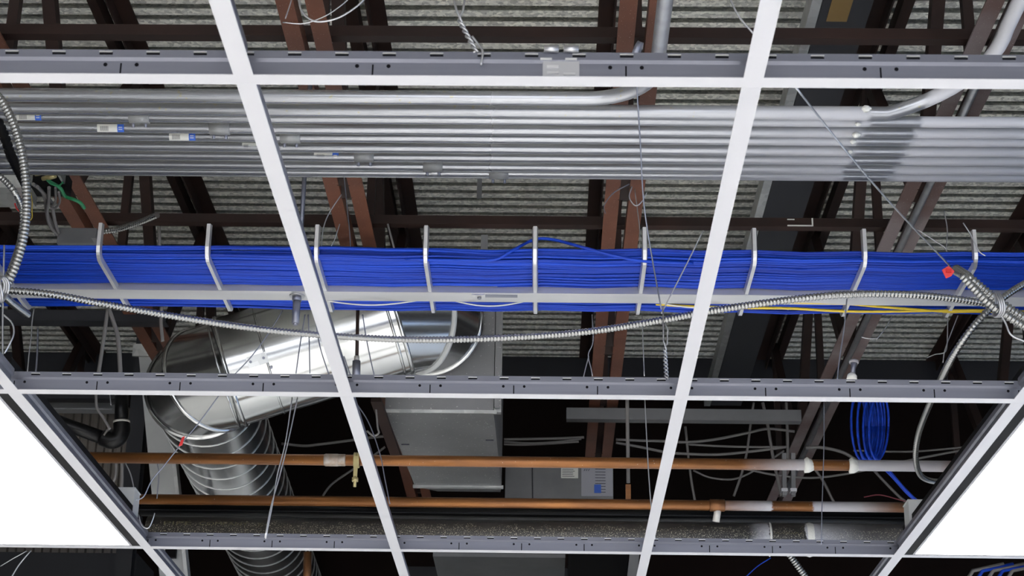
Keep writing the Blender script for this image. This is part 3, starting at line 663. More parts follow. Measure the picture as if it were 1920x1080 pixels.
def lettering(txt, px, py, hgt, name, wpx, m):
    cu = bpy.data.curves.new('lettering', 'FONT'); cu.body = txt; cu.size = 1; cu.fill_mode = 'BOTH'
    o = bpy.data.objects.new('lettering_source', cu); S.collection.objects.link(o); bpy.context.view_layer.update()
    me = bpy.data.meshes.new_from_object(o.evaluated_get(bpy.context.evaluated_depsgraph_get())); bpy.data.objects.remove(o)
    xs = [v.co.x for v in me.vertices]; L_ = max(xs)-min(xs); x0 = D(px, py, yi-ri).x; w_ = D(px+wpx, py, yi-ri).x-x0
    a0 = -.265; off = Vector(t['_o'])
    for v in me.vertices:
        x = x0+(v.co.x-min(xs))/L_*w_; a = a0-v.co.y*hgt/ri; r_ = ri+.0006
        v.co = Vector((x, yi-r_*math.cos(a), CZ+HI-r_*math.sin(a)))-off
    me.materials.append(m); q = bpy.data.objects.new(name, me); S.collection.objects.link(q); q.parent = t; q['label'] = 'faded yellowish stencilled lettering'
sten = mat('faded_stencil', (.095, .085, .045), .8)
lettering('PIPE', 306, 990, .017, 'lettering', 52, sten); lettering('COMPANY', 373, 990, .017, 'lettering', 92, sten); lettering('X', 482, 990, .017, 'lettering', 10, sten)
for px, w_ in ((1446, .003), (1521, .010)):
    x = D(px, 990, yi-ri).x; MB().tube([Vector((x-w_, yi, CZ+HI)), Vector((x, yi, CZ+HI)), Vector((x+w_, yi, CZ+HI))], [ri, ri+.003, ri], 30, 'mortar', caps=False).build('compound_collar', None, t)
# raised casting letters, illegible in the photo: short raised strokes
for k in range(6):
    c = D(1458+k*9, 1001, yi-ri*.98); MB().tube([c+Vector((-.005, -.006, -.002)), c+Vector((0, -.006, .003)), c+Vector((.005, -.006, -.002))], .0010, 5, sten).build('cast_mark', None, t)

# ------------------------------------------------------------ things further back
# grey shaft duct near the right running with the joists
xs = P(1532, 0, 2.25).x
t = thing('flat_duct', 'dark grey flat duct running up the right beside the pale joist', 'duct', (xs, 4.5, CZ+2.25))
MB().box((xs+.015, 1.5, CZ+2.25), (xs+.135, 7.0, CZ+2.4), 'bars').build('trunk', None, t)
MB().box((xs-.012, 1.5, CZ+2.247), (xs+.012, 7.0, CZ+2.25), 'galv').build('edge_strip', None, t)
MB().box((xs-.012, 1.5, CZ+2.25), (xs-.009, 7.0, CZ+2.3), 'galv').build('edge_strip', None, t)
c0 = P(1570, 20, 2.249); MB().box((c0.x-.02, c0.y-.2, CZ+2.2475), (c0.x+.03, c0.y+.05, CZ+2.25), mat('tan_tape', (.20, .12, .03), .7)).build('tape_patch', None, t)
# pipe along the pale joist
x4 = JX[4]
tag(MB().tube([Vector((x4+.004, 1.2, CZ+HJ-.012)), Vector((x4+.004, 7.3, CZ+HJ-.012))], .0095, 12, 'emt').build('steel_pipe'), 'slim grey pipe running along the pale slanting joist', 'pipe')
# conduit hanging at the top right of centre with its clamp
# beams / pieces at left background
Yb = 6.3
a = D(60, 757, Yb); b = D(216, 776, Yb)
tag(MB().prof([(0, 0), (0, .04), (.004, .04), (.004, .004), (.05, .004), (.05, 0)], (a.x-.6, Yb, b.z), (b.x, Yb, b.z), 'paleg').build('steel_channel'), 'light grey steel channel behind the black pipe elbow', 'channel')
a = D(60, 738, Yb-.1); b = D(240, 756, Yb-.1)
tag(MB().box((a.x-.6, Yb-.15, b.z), (b.x, Yb-.1, a.z+.02), 'bars').build('steel_beam'), 'dark steel beam above the light grey channel at the left', 'beam')
a = D(90, 770, 6.6); b = D(216, 935, 6.6); mb = MB(); x = a.x-.3; pr = []
while x < b.x: pr += [(x, 0), (x+.012, 0), (x+.016, .014), (x+.028, .014)]; x += .032
n = len(pr); vv = [Vector((x_, 6.6+y_, b.z-.25)) for x_, y_ in pr]+[Vector((x_, 6.6+y_, a.z+.02)) for x_, y_ in pr]+[Vector((x_, 6.625, b.z-.25)) for x_, y_ in pr]+[Vector((x_, 6.625, a.z+.02)) for x_, y_ in pr]
fs = [(i, i+1, n+i+1, n+i) for i in range(n-1)]+[(2*n+i, 3*n+i, 3*n+i+1, 2*n+i+1) for i in range(n-1)]+[(n+i, n+i+1, 3*n+i+1, 3*n+i) for i in range(n-1)]+[(i, 2*n+i, 2*n+i+1, i+1) for i in range(n-1)]
tag(mb.add(vv, fs, 'ribs').build('ribbed_panel'), 'grey ribbed metal panel low at the left behind the black pipe', 'metal panel')
a = D(240, 730, 6.0); b = D(268, 1000, 6.0)
tag(MB().prof([(-.028, -.03), (.028, -.03), (.028, -.026), (.003, -.026), (.003, .026), (.028, .026), (.028, .03), (-.028, .03), (-.028, .026), (-.003, .026), (-.003, -.026), (-.028, -.026)], (D(257, 820, 6.2).x, 6.2, GZ+.05), (D(257, 820, 6.2).x, 6.2, CZ+2.55), 'bars', up=Vector((0, 1, 0))).build('steel_post'), 'dark grey steel post between the ribbed panel and the round duct', 'post')
# white boxed riser at left
t = thing('white_duct', 'white sheet-metal duct behind the elbow and the spiral duct', 'duct', D(310, 940, 6.1))
vv = []
Yw = 5.95
q0, q1, q2, q3 = D(258, 645, Yw), D(303, 645, Yw), D(348, 1090, Yw), D(300, 1090, Yw)
q1 = D(300, 645, Yw)
for dy in (0, .12): vv += [q+Vector((0, dy, 0)) for q in (q0, q1, q2, q3)]
MB().add(vv, [(0, 1, 2, 3), (7, 6, 5, 4), (0, 4, 5, 1), (1, 5, 6, 2), (2, 6, 7, 3), (3, 7, 4, 0)], 'white').build('body', None, t)
MB().bar(D(303, 650, Yw-.005), D(350, 1085, Yw-.005), .012, .01, 'galv', up=Vector((0, 1, 0))).build('edge_trim', None, t)
a = D(250, 645, Yw-.01); b = D(304, 668, Yw-.01); MB().box((a.x, Yw-.012, b.z), (b.x, Yw-.002, a.z), 'galv').build('collar', None, t)
MB().box(D(322, 1035, Yw-.02)+Vector((-.02, -.01, -.02)), D(322, 1035, Yw-.02)+Vector((.015, .01, .012)), 'frameblk').build('latch', None, t)
# black drain pipe with elbow
Yp = 5.4
t = thing('drain_pipe', 'black plastic drain pipe with an elbow at the lower left', 'pipe', D(215, 830, Yp))
MB().tube([D(60, 768, Yp), D(120, 795, Yp), D(196, 822, Yp)], .021, 20, 'black').build('pipe', None, t)
MB().tube([D(228, 735, Yp), D(228, 765, Yp), D(227, 795, Yp)], .021, 20, 'black').build('pipe', None, t)
MB().tube(cr([D(192, 820, Yp), D(208, 826, Yp), D(221, 822, Yp), D(228, 808, Yp), D(228, 792, Yp)], 5), .026, 20, 'black').build('elbow', None, t)
MB().tube([D(228, 790, Yp), D(228, 794, Yp)], .0262, 20, 'lead').build('glue_ring', None, t)
MB().tube([D(199, 816, Yp), D(202, 817.5, Yp)], .0268, 20, 'greycable').build('glue_ring', None, t)
# struts
Ys = 6.2
a = D(1062, 771, Ys); b = D(1500, 796, Ys)
tag(MB().prof([(0, 0), (.041, 0), (.041, .041), (.03, .041), (.03, .038), (.038, .038), (.038, .003), (.003, .003), (.003, .038), (.011, .038), (.011, .041), (0, .041)], (a.x, Ys, b.z), (b.x, Ys, b.z), 'midgrey').build('strut_channel'), 'long grey strut channel crossing behind the paired joist angles', 'strut')
a = D(1479, 868, 5.6); b = D(1479, 930, 5.6)
t = thing('strut_hanger', 'pair of small grey strut posts with clamps near the lower right', 'strut', b)
for dx in (-.014, .014):
    c = MB().bar(a+Vector((dx, 0, .03)), b+Vector((dx, 0, 0)), .013, .02, 'midgrey', up=Vector((0, 1, 0))).build('post', None, t)
    MB().box(b+Vector((dx-.010, -.014, .012)), b+Vector((dx+.010, .014, .022)), 'steel').build('clamp', None, c)
# hanging block left-centre
xh = 4.1
t = thing('rod_coupler', 'dark rod with a grey coupler hanging in front of the round duct', 'rod', D(667, 700, xh))
MB().tube([D(671, 575, xh), D(669, 676, xh)], .0042, 8, 'rustdark').build('rod', None, t)
MB().tube([D(669, 668, xh), D(668.5, 678, xh)], .007, 6, 'lead').build('nut', None, t)
MB().tube([D(668.5, 677, xh), D(668, 712, xh)], .0105, 6, 'rod').build('coupler', None, t)
# sprinkler
c = D(1600, 690, 3.9)
t = thing('sprinkler_head', 'small pale sprinkler head above the middle runner at the right', 'sprinkler', D(1600, 712, 3.9))
MB().tube([D(1601, 676, 3.9), D(1601, 681, 3.9)], .011, 14, 'framegrey').build('deflector', None, t)
MB().tube([D(1601, 681, 3.9), D(1600, 690, 3.9), D(1599, 700, 3.9)], [.008, .005, .006], 12, 'rod').build('frame', None, t)
MB().tube([D(1599, 700, 3.9), D(1598, 704, 3.9), D(1597, 712, 3.9)], [.006, .011, .012], 10, 'mortar').build('base', None, t)
# rear lower pieces
tag(MB().box(D(812, 1036, 5.9), D(1060, 1046, 5.9)+Vector((0, .4, 0)), 'midgrey').build('grey_duct'), 'grey duct underside below the lowest runner in the middle', 'duct')
tag(MB().box(D(1066, 1035, 5.8), D(1178, 1110, 5.8)+Vector((0, .3, 0)), 'frameblk').build('black_box'), 'black box hanging below the lowest runner', 'box')
tag(MB().bar(D(1190, 1035, 5.7), D(1182, 1110, 5.7), .03, .03, 'midgrey', up=Vector((0, 1, 0))).build('steel_post'), 'grey post below the lowest runner beside the black box', 'post')
tag(MB().tube([D(577, 1036, 5.7), D(575, 1110, 5.7)], .013, 12, 'copper').build('copper_pipe'), 'brown vertical pipe in front of the spiral duct at the bottom', 'pipe')
tag(MB().box(D(-60, 1034, 6.4), D(250, 1120, 6.4)+Vector((0, .3, 0)), 'bars').build('grey_duct'), 'dark grey duct below the left light panel', 'duct')
tag(MB().box(D(760, 1062, 6.6), D(1064, 1130, 6.6)+Vector((0, .3, 0)), 'bars').build('grey_duct'), 'dark grey box at the bottom centre left of the black box', 'duct')
for k, px in enumerate((1812, 1830, 1850, 1868, 1886)):
    tag(MB().tube([D(px+70, 1058, 5.4), D(px+12, 1070, 5.4), D(px-12, 1110, 5.4)], .006, 8, 'blue' if k % 2 else 'greycable').build('cable'), ('grey cable', 'blue cable')[k % 2]+' %s in the bunch at the bottom right corner' % ('leftmost', 'second from left', 'in the middle', 'second from right', 'rightmost')[k], 'cable')

# ------------------------------------------------------------ blue coil
t = thing('cable_coil', 'hanging coil of blue data cable at the lower right', 'cable coil', D(1630, 858, 4.7))
for k in range(11):
    u = k/10; cx = 1613+34*u; wpx = 15+5*math.sin(k*2.1); pts = []
    for q in range(25):
        a = 2*math.pi*q/24; px = cx+wpx*math.cos(a)*(1 if math.cos(a) < 0 else .9)+(6*(u-.5))*math.sin(a); py = 800-62*math.sin(a)
        pts.append(D(px-3*(.5-u), py, 4.7+.012*math.sin(k*1.7)+.02*math.cos(a)))
    MB().tube(pts, .0032, 6, 'blue').build('cable_loop', None, t)
strands([D(1640, 855, 4.7), D(1665, 880, 4.7), D(1695, 915, 4.7), D(1725, 943, 4.7), D(1760, 965, 4.7)], .0036, 'blue', 'data_cable', 'blue cable tail running down right from the hanging coil', 'cable')
strands([D(1637, 859, 4.72), D(1672, 893, 4.72), D(1704, 928, 4.72), D(1735, 950, 4.72)], .0033, 'blue', 'data_cable', 'second blue tail just below the first under the coil', 'cable')

# ------------------------------------------------------------ wires
def wire(ctrl, label, r=.0014, m='steel', name='hanger_wire', seg=6):
    return strands(ctrl, r, m, name, label, 'wire' if m != 'greycable' else 'cable', None, 6, seg)
def twist(px0, py0, px1, py1, Y, turns, amp, label, r=.0015, tail=None):
    a, b = D(px0, py0, Y), D(px1, py1, Y); n_ = int(turns*12); mb = MB()
    for s_ in (0, math.pi):
        pts = [a.lerp(b, i/n_)+Vector((amp*math.cos(2*math.pi*turns*i/n_+s_), amp*math.sin(2*math.pi*turns*i/n_+s_), 0)) for i in range(n_+1)]
        if tail: pts = [D(*q, Y) for q in tail[0 if s_ == 0 else 1]]+pts
        mb.tube(pts, r, 6, 'steel')
    return tag(mb.build('hanger_wire'), label, 'wire')
Y = gy(0)-.004
twist(862, 40, 893, 98, Y, 3, .0022, 'twisted wire tied to the top runner left of centre', tail=(((846, -20), (856, 20)), ((874, -20), (868, 20))))
wire([D(885, 68, Y-.004), D(898, 85, Y-.004), D(905, 97, Y-.006), D(902, 122, Y-.006)], 'loose end of the twisted wire on the top runner')
Y = gy(1)
twist(1246, 655, 1250, 712, Y-.004, 4, .003, 'coiled wire tied to the middle runner right of centre', tail=(((1243, 575), (1244, 640)), ((1246, 605), (1252, 618), (1251, 645))))
wire([D(1193, 150, 3.1), D(1200, 260, 3.15), D(1207, 380, 3.2), D(1222, 480, 3.25), D(1240, 580, 3.25)], 'dark hanger wire dropping from the conduits to the coiled wire', r=.0016, m='rod')
wire([D(1318, 433, 3.2), D(1290, 490, 3.2), D(1262, 545, 3.2), D(1240, 588, 3.2)], 'wire slanting down left to the coiled wire')
wire([D(1365, -10, 2.2), D(1385, 30, 2.2), D(1412, 62, 2.2)], 'wire slanting behind the top of the right-centre tee')
wire([D(1493, 165, 2.3), D(1540, 225, 2.45), D(1600, 300, 2.6), D(1660, 370, 2.8), D(1720, 435, 3.0), D(1782, 500, 3.2)], 'long wire slanting from the top runner to the red flag', r=.0016)
wire([D(1720, 430, 3.9), D(1750, 450, 3.9), D(1772, 465, 3.9), D(1775, 478, 3.9), D(1768, 487, 3.9)], 'thin curved wire left of the rightmost rung')
wire([D(1770, 395, 3.9), D(1776, 430, 3.9), D(1774, 470, 3.9)], 'thin straight wire left of the rightmost rung')
wire([D(1806, 418, 3.5), D(1820, 440, 3.5), D(1835, 470, 3.5), D(1848, 480, 3.5)], 'short wire behind the rightmost rung')
wire([D(1872, 583, 3.2), D(1885, 605, 3.2), D(1896, 628, 3.2), D(1925, 642, 3.2)], 'bent wire tail below the wire tie at the right', r=.002)
wire([D(1777, 590, 4.1), D(1776, 640, 4.1), D(1772, 660, 4.1), D(1752, 665, 4.1), D(1738, 671, 4.1)], 'crooked wire hanging under the tray at the right')
wire([D(1796, 592, 4.1), D(1785, 620, 4.1), D(1772, 655, 4.1), D(1768, 680, 4.1)], 'second crooked wire hanging under the tray at the right')
wire([D(1673, 592, 3.95), D(1660, 615, 3.95), D(1643, 637, 3.95)], 'short slanting wire in front of the pale joist')
wire([D(1615, 632, 4.2), D(1630, 635, 4.2), D(1645, 634, 4.2)], 'short level wire on the pale joist')
wire([D(1588, 560, 3.3), D(1582, 620, 3.3), D(1573, 680, 3.3), D(1570, 712, 3.3)], 'thin dark wire down to the middle runner at the right', m='rod')
wire([D(1110, 590, 3.9), D(1112, 640, 3.9), D(1103, 665, 3.9), D(1108, 690, 3.9), D(1111, 705, 3.9)], 'kinked wire in front of the paired joist angles')
wire([D(1104, 668, 3.9), D(1098, 690, 3.9), D(1093, 712, 3.9)], 'wire spreading left from the kinked wire')
wire([D(1204, 590, 4.0), D(1206, 650, 4.0), D(1208, 705, 4.0)], 'straight wire hanging right of the paired joist angles')
wire([D(1209, 750, 4.3), D(1213, 830, 4.3), D(1217, 900, 4.3), D(1222, 960, 4.3), D(1228, 1010, 4.3)], 'straight pale wire hanging left of the right-centre tee', r=.0017)
wire([D(1185, 350, 3.6), D(1180, 370, 3.6), D(1192, 386, 3.6), D(1205, 376, 3.6), D(1213, 360, 3.6)], 'hooked wire on the paired joist angles above the cables')
wire([D(1135, 400, 4.0), D(1133, 385, 4.0), D(1150, 362, 4.0), D(1180, 345, 4.0)], 'bent wire left of the paired joist angles', m='rod')
wire([D(1190, 355, 4.0), D(1196, 400, 4.0), D(1200, 440, 4.0), D(1198, 480, 4.0)], 'wavy wire down the paired joist angles')
# left-centre wires
wire([D(645, 330, 3.9), D(652, 400, 3.9), D(656, 440, 3.9), D(658, 478, 3.9)], 'wavy wire on the joist right of the threaded rod', m='rod')
wire([D(640, 365, 3.8), D(617, 400, 3.8), D(606, 430, 3.8), D(602, 470, 3.8)], 'pale wire beside the joist left of its angles')
wire([D(637, 420, 3.8), D(625, 455, 3.8), D(612, 470, 3.8)], 'thin wire slanting across the red-brown joist')
wire([D(727, 420, 4.6), D(735, 450, 4.6), D(742, 476, 4.6)], 'rod slanting behind the blue cables left of centre', r=.003, m='greycable')
wire([D(530, 582, 3.95), D(500, 630, 3.95), D(470, 670, 3.95), D(440, 702, 3.95)], 'thin dark wire slanting across the round duct', m='rod')
wire([D(410, 742, 3.9), D(375, 790, 3.9), D(345, 826, 3.9), D(310, 870, 3.9), D(285, 900, 3.9), D(270, 930, 3.9), D(256, 938, 3.9)], 'dark wire slanting past the small red flag at the left', m='rod')
wire([D(572, 590, 3.8), D(562, 650, 3.8), D(555, 700, 3.8)], 'left wire of the fan above the middle runner', m='rod')
wire([D(578, 590, 3.8), D(580, 650, 3.8), D(581, 700, 3.8)], 'middle wire of the fan above the middle runner', m='rod')
wire([D(590, 590, 3.8), D(600, 650, 3.8), D(620, 712, 3.8)], 'right wire of the fan above the middle runner', m='rod')
wire([D(548, 745, 4.1), D(535, 830, 4.1), D(520, 890, 4.1), D(512, 940, 4.1), D(498, 1010, 4.1)], 'left of two long wires hanging in front of the spiral duct', r=.0016)
wire([D(558, 745, 4.12), D(542, 820, 4.12), D(525, 890, 4.12), D(508, 950, 4.12), D(497, 1008, 4.12)], 'right of two long wires hanging in front of the spiral duct', r=.0016)
wire([D(680, 590, 3.8), D(686, 630, 3.8), D(694, 670, 3.8), D(702, 706, 3.8)], 'wire hanging right of the rod coupler', m='rod')
wire([D(645, 668, 3.3), D(652, 690, 3.3), D(660, 710, 3.3)], 'short wire right of the long left-centre tee', m='rod')
wire([D(705, 765, 5), D(708, 800, 5), D(710, 812, 5), D(700, 817, 5), D(688, 808, 5)], 'white hooked cable right of the left-centre tee', r=.003, m='greycable')
wire([D(660, 745, 4.4), D(690, 790, 4.4), D(712, 850, 4.4), D(722, 900, 4.4), D(731, 945, 4.4)], 'thin wire hanging right of the left-centre tee', m='rod')
c = D(341, 826, 3.88)
tag(MB().add([c+Vector((-.006, 0, -.012)), c+Vector((.001, 0, -.010)), c+Vector((.005, 0, .010)), c+Vector((.0, 0, .008)), c+Vector((-.006, .004, -.012)), c+Vector((.001, .004, -.010)), c+Vector((.005, .004, .010)), c+Vector((.0, .004, .008))],
    [(0, 1, 2, 3), (7, 6, 5, 4), (0, 4, 5, 1), (1, 5, 6, 2), (2, 6, 7, 3), (3, 7, 4, 0)], 'red').build('red_flag'), 'small red flag on the wire below the round elbow', 'flag')
# left electrical corner
He = 1.78
t = thing('junction_box', 'grey electrical box with loose wires at the left edge', 'junction box', P(20, 390, He))
a = P(-60, 388, He); b = P(60, 352, He)
MB().box((a.x, b.y, CZ+He), (b.x-.02, a.y, CZ+He+.05), 'galv').build('body', None, t)
a2 = P(75, 352, He-.01); MB().box(a2+Vector((-.02, 0, 0)), a2+Vector((.06, .05, .04)), 'frameblk').build('knockout_panel', None, t)
MB().box(P(104, 322, He)+Vector((0, 0, 0)), P(126, 352, He)+Vector((0, 0, .03)), 'galv').build('bracket', None, t)
for k, (px, py, px2, py2) in enumerate(((66, 326, 88, 322), (80, 335, 104, 330))):
    MB().tube([P(px, py, He-.02), P((px+px2)/2, (py+py2)/2, He-.02), P(px2, py2, He-.02)], [.0055, .006, .005], 8, 'brass').build('wire_nut', None, t)
strands([P(92, 340, He-.02), P(112, 352, He-.02), P(122, 368, He-.02), P(138, 374, He-.03), P(150, 380, He-.03), P(158, 390, He-.03)], .0045, 'green', 'ground_wire', 'thick green ground wire at the upper left', 'wire')
strands([P(88, 338, He-.03), P(96, 345, He-.03), P(110, 348, He-.03), P(118, 342, He-.03)], .002, 'green', 'ground_wire', 'thin green wire beside the electrical box', 'wire')
strands([P(56, 355, He-.01), P(60, 375, He-.01), P(60, 395, He-.01), P(60, 408, He-.01), P(54, 416, He-.01)], .0013, 'yellow', 'loose_wire', 'thin yellow wire beside the left flexible conduit', 'wire')
strands([P(28, 382, He-.02), P(32, 392, He-.02), P(40, 398, He-.02)], .002, 'red', 'loose_wire', 'short red wire behind the left flexible conduit', 'wire')
for k, pp in enumerate((((62, 345), (78, 358), (85, 375), (87, 395), (95, 415), (106, 436), (114, 448)), ((70, 350), (84, 365), (96, 380), (100, 400), (104, 420), (110, 438)), ((92, 352), (91, 380), (88, 400), (95, 425), (108, 440)), ((104, 352), (104, 378), (96, 388)), ((110, 360), (112, 378), (104, 390), (95, 391)))):
    strands([P(a_, b_, He-.03-.004*k) for a_, b_ in pp], .0045 if k < 3 else .003, 'greycable', 'grey_cable', ('outer', 'middle', 'inner', 'short straight', 'short hooked')[k]+' grey cable dropping from the electrical box at the left', 'cable')
mb = MB(); pts = resample(cr([P(-5, 225, 1.6), P(10, 260, 1.6), P(20, 290, 1.6), P(35, 320, 1.62), P(50, 350, 1.65)], 8), .012)
mb.tube(pts, [.011 if i % 2 else .006 for i in range(len(pts))], 8, 'frameblk'); tag(mb.build('black_cable'), 'black ridged cable behind the left flexible conduit', 'cable')
t = thing('junction_box', 'small grey box with a red wire nut above the blue cables at the left', 'junction box', P(155, 478, 1.72))
MB().box(P(118, 474, 1.72), P(178, 456, 1.72)+Vector((0, 0, .04)), 'midgrey').build('body', None, t)
MB().bar(P(176, 445, 1.7), P(196, 480, 1.7), .012, .004, 'midgrey').build('ear', None, t)
MB().tube([P(178, 470, 1.68), P(186, 474, 1.68)], [.003, .006], 8, 'red').build('wire_nut', None, t)
MB().tube([P(138, 472, 1.69), P(162, 470, 1.69)], .004, 8, 'brass').build('wire_nut', None, t)
# wires lower left corner
Hh = 3.2
wire([D(8, 460, Hh), D(6, 540, Hh), D(5, 600, Hh), D(5, 680, Hh)], 'vertical wire at the left edge below the tray', r=.0018)
wire([D(6, 590, Hh), D(22, 605, Hh), D(26, 625, Hh), D(18, 645, Hh), D(8, 663, Hh)], 'curved pale wire at the left edge below the tray', r=.0018)
wire([D(64, 577, 4.6), D(60, 605, 4.6), D(59, 625, 4.6), D(55, 660, 4.6), D(51, 700, 4.6)], 'thin grey wire hanging left of the black slanting brace', r=.0018)
wire([D(71, 615, 5.0), D(70, 660, 5.0), D(67, 700, 5.0)], 'dark wire beside the thin grey wire at the left', r=.003, m='rod')
wire([D(202, 580, 4.3), D(196, 625, 4.3), D(190, 665, 4.3), D(184, 705, 4.3)], 'left grey cable of the pair under the sagging conduit', r=.005, m='greycable')
wire([D(204, 580, 4.3), D(215, 610, 4.3), D(222, 640, 4.3), D(226, 705, 4.3)], 'right grey cable of the pair under the sagging conduit', r=.006, m='greycable')
wire([D(303, 575, 4.6), D(302, 605, 4.6), D(305, 640, 4.6)], 'grey cable between the left joist and the round duct', r=.005, m='greycable')
wire([D(180, 740, 4.8), D(182, 765, 4.8), D(195, 785, 4.8), D(206, 805, 4.8)], 'grey cable hanging behind the middle runner by the drain pipe', r=.004, m='greycable')
wire([D(206, 740, 5.0), D(208, 760, 5.0)], 'short wire above the drain pipe elbow')
wire([D(228, 850, 5.1), D(229, 890, 5.1), D(228, 915, 5.1)], 'straight cable below the drain pipe elbow', r=.005, m='greycable')
wire([D(218, 850, 5.1), D(217, 890, 5.1), D(210, 905, 5.1), D(200, 900, 5.1)], 'curled cable below the drain pipe elbow', r=.004, m='greycable')
wire([D(235, 868, 4.4), D(245, 890, 4.4), D(252, 920, 4.4), D(256, 936, 4.4)], 'wire running to the small white box at the left', r=.0016)
wire([D(295, 870, 4.4), D(298, 890, 4.4), D(294, 935, 4.4)], 'wire in front of the white duct at the left', m='rod')
wire([D(260, 965, 4.2), D(266, 985, 4.2), D(278, 990, 4.2), D(286, 975, 4.2), D(290, 962, 4.2)], 'looped wire end hanging in front of the iron pipe at the left')
# wires far behind, lower centre and right
Hb = 6.4
def cab(pp, label, r=.005): wire([D(a_, b_, Hb) for a_, b_ in pp], label, r=r, m='greycable', name='grey_cable')
cab(((528, 832), (570, 836), (600, 833), (640, 828), (700, 820), (720, 818)), 'grey cable crossing left behind the left-centre tee')
cab(((600, 938), (620, 910), (650, 888), (690, 862), (722, 838)), 'grey cable rising to the right behind the left-centre tee', .004)
cab(((945, 824), (1000, 823), (1050, 822), (1095, 820)), 'uppermost grey cable between the grey duct and the joist')
cab(((945, 828), (990, 831), (1040, 829), (1090, 823)), 'middle grey cable between the grey duct and the joist', .004)
cab(((945, 833), (980, 834), (1030, 832), (1085, 828)), 'lowest grey cable between the grey duct and the joist', .004)
cab(((1155, 824), (1200, 826), (1240, 827), (1290, 829), (1340, 824), (1400, 812), (1440, 804), (1490, 809)), 'grey cable looping up to the right of the paired joist angles')
cab(((1155, 830), (1200, 838), (1250, 848), (1290, 851), (1350, 852), (1420, 845), (1475, 838)), 'grey cable sagging below the looping one', .005)
cab(((1290, 833), (1340, 836), (1400, 838), (1470, 838)), 'nearly level grey cable right of the right-centre tee', .004)
cab(((1300, 882), (1330, 895), (1370, 899), (1400, 890), (1430, 872), (1470, 845)), 'thin grey cable drooping below the upper copper pipe', .0035)
cab(((1350, 875), (1400, 880), (1450, 890), (1520, 896), (1590, 888), (1650, 875), (1720, 860), (1815, 842)), 'long thin grey cable rising to the right light', .004)
cab(((1510, 840), (1540, 839), (1580, 848), (1610, 866)), 'grey cable from the pale joist to the blue coil', .006)
cab(((1600, 845), (1700, 847), (1760, 843), (1815, 838)), 'thin level cable behind the blue coil', .0035)
cab(((1525, 875), (1545, 905), (1560, 935), (1575, 960)), 'slanting cable below the clean copper section', .005)
cab(((1635, 878), (1660, 905), (1685, 930), (1700, 942)), 'slanting cable left of the blue tails', .005)
cab(((1413, 755), (1408, 790), (1400, 850), (1390, 890), (1376, 930)), 'dark cable slanting right of the right-centre tee', .005)
cab(((1430, 755), (1440, 800), (1450, 860), (1465, 930)), 'cable slanting down to the strut posts', .006)
cab(((1474, 755), (1476, 800), (1477, 860)), 'straight cable hanging to the strut posts', .006)
cab(((1285, 800), (1290, 850), (1296, 900), (1303, 940)), 'cable hanging beside the right-centre tee', .005)
wire([D(1545, 755, 4.3), D(1545, 830, 4.3), D(1543, 900, 4.3), D(1541, 960, 4.3), D(1540, 1020, 4.3)], 'straight dark wire hanging through the lower right opening', m='rod')
wire([D(1176, 750, 5.2), D(1177, 830, 5.2), D(1178, 905, 5.2)], 'grey rod behind the copper pipes left of the right-centre tee', r=.006, m='greycable')
strands([D(1620, 932, 5.2), D(1650, 928, 5.2), D(1690, 938, 5.2), D(1715, 943, 5.2)], .0016, 'darkred', 'loose_wire', 'thin red wire over the lower copper pipe at the right', 'wire')
tag(MB().box(D(1173, 908, 5.15), D(1183, 950, 5.15)+Vector((0, .01, 0)), 'copper').build('copper_strap'), 'copper strap hanging to the lower copper pipe', 'strap')
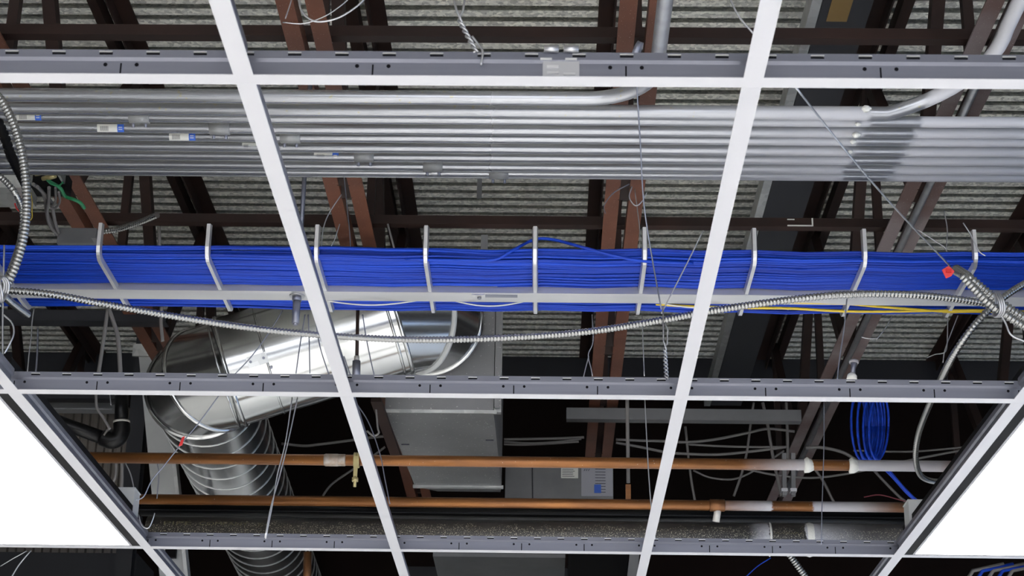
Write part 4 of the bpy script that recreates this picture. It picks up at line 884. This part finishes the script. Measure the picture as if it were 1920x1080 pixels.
# top-left loose wires
Hq = 3.2
wire([D(535, 35, Hq), D(545, 5, Hq), D(550, -20, Hq)], 'short upright wire at the top in front of the joist')
wire([D(560, -10, Hq), D(565, 20, Hq), D(590, 40, Hq), D(630, 35, Hq), D(665, 15, Hq), D(690, -8, Hq)], 'lower looping white wire at the top left of centre', r=.0022)
wire([D(530, 42, Hq), D(570, 44, Hq), D(610, 30, Hq), D(640, 10, Hq), D(660, -8, Hq)], 'upper looping wire at the top left of centre', r=.0014)
wire([D(0, 1062, 5.2), D(20, 1050, 5.2), D(50, 1033, 5.2)], 'wire below the left light panel slanting right')
wire([D(20, 1085, 5.2), D(35, 1060, 5.2), D(58, 1032, 5.2)], 'second wire below the left light panel', r=.002)
wire([D(1395, 1085, 5.2), D(1420, 1062, 5.2), D(1445, 1046, 5.2)], 'dark blue thin wire below the lowest runner', m='blue', name='thin_cable')
# conduit stub with clamp at the top centre-right
c = D(1195, 95, 3.0)
tag(MB().tube([D(1190, 92, 3.05), D(1200, 96, 3.05)], .017, 14, 'rod').build('pipe_clamp'), 'grey clamp round the rising conduit just above the top runner', 'clamp')
# strap hangers left of centre
tag(MB().box(D(895, 330, 4.9), D(903, 372, 4.9)+Vector((0, .004, 0)), 'midgrey').build('strap_hanger'), 'short grey strap above the brown bridging angle', 'strap')
tag(MB().box(D(902, 440, 4.6), D(914, 482, 4.6)+Vector((0, .004, 0)), 'midgrey').build('strap_hanger'), 'grey strap behind the blue cables near the middle', 'strap')
tag(MB().tube([D(298, 425, 4.5), D(300, 478, 4.5)], .0045, 8, 'greycable').build('hanger_rod'), 'grey rod below the bridging angle at the left', 'rod')
# unseen tiles added to keep light out of the far plenum
for i in range(-7, 10):
    for j in (1, 2, 3):
        if j < 3 and -2 < i < 4: continue
        xa, xb = max(X0+.01, gx(i)+.003), min(X1-.01, gx(i+1)-.003)
        if xb-xa < .1: continue
        lb_ = 'added light-blocking ceiling tile beyond the bottom edge of the view' if j == 3 else 'added light-blocking ceiling tile at the side of the room outside the view'
        tag(MB().box((xa, gy(j)+.014, GZ+.0016), (xb, min(YW-.02, gy(j+1)-.014), GZ+.017), 'tile').build('blocker_tile'), lb_, 'ceiling tile', 'added tiles along the far wall' if j == 3 else 'added tiles at the sides')
for o in bpy.data.objects:
    if '_o' in o: del o['_o']
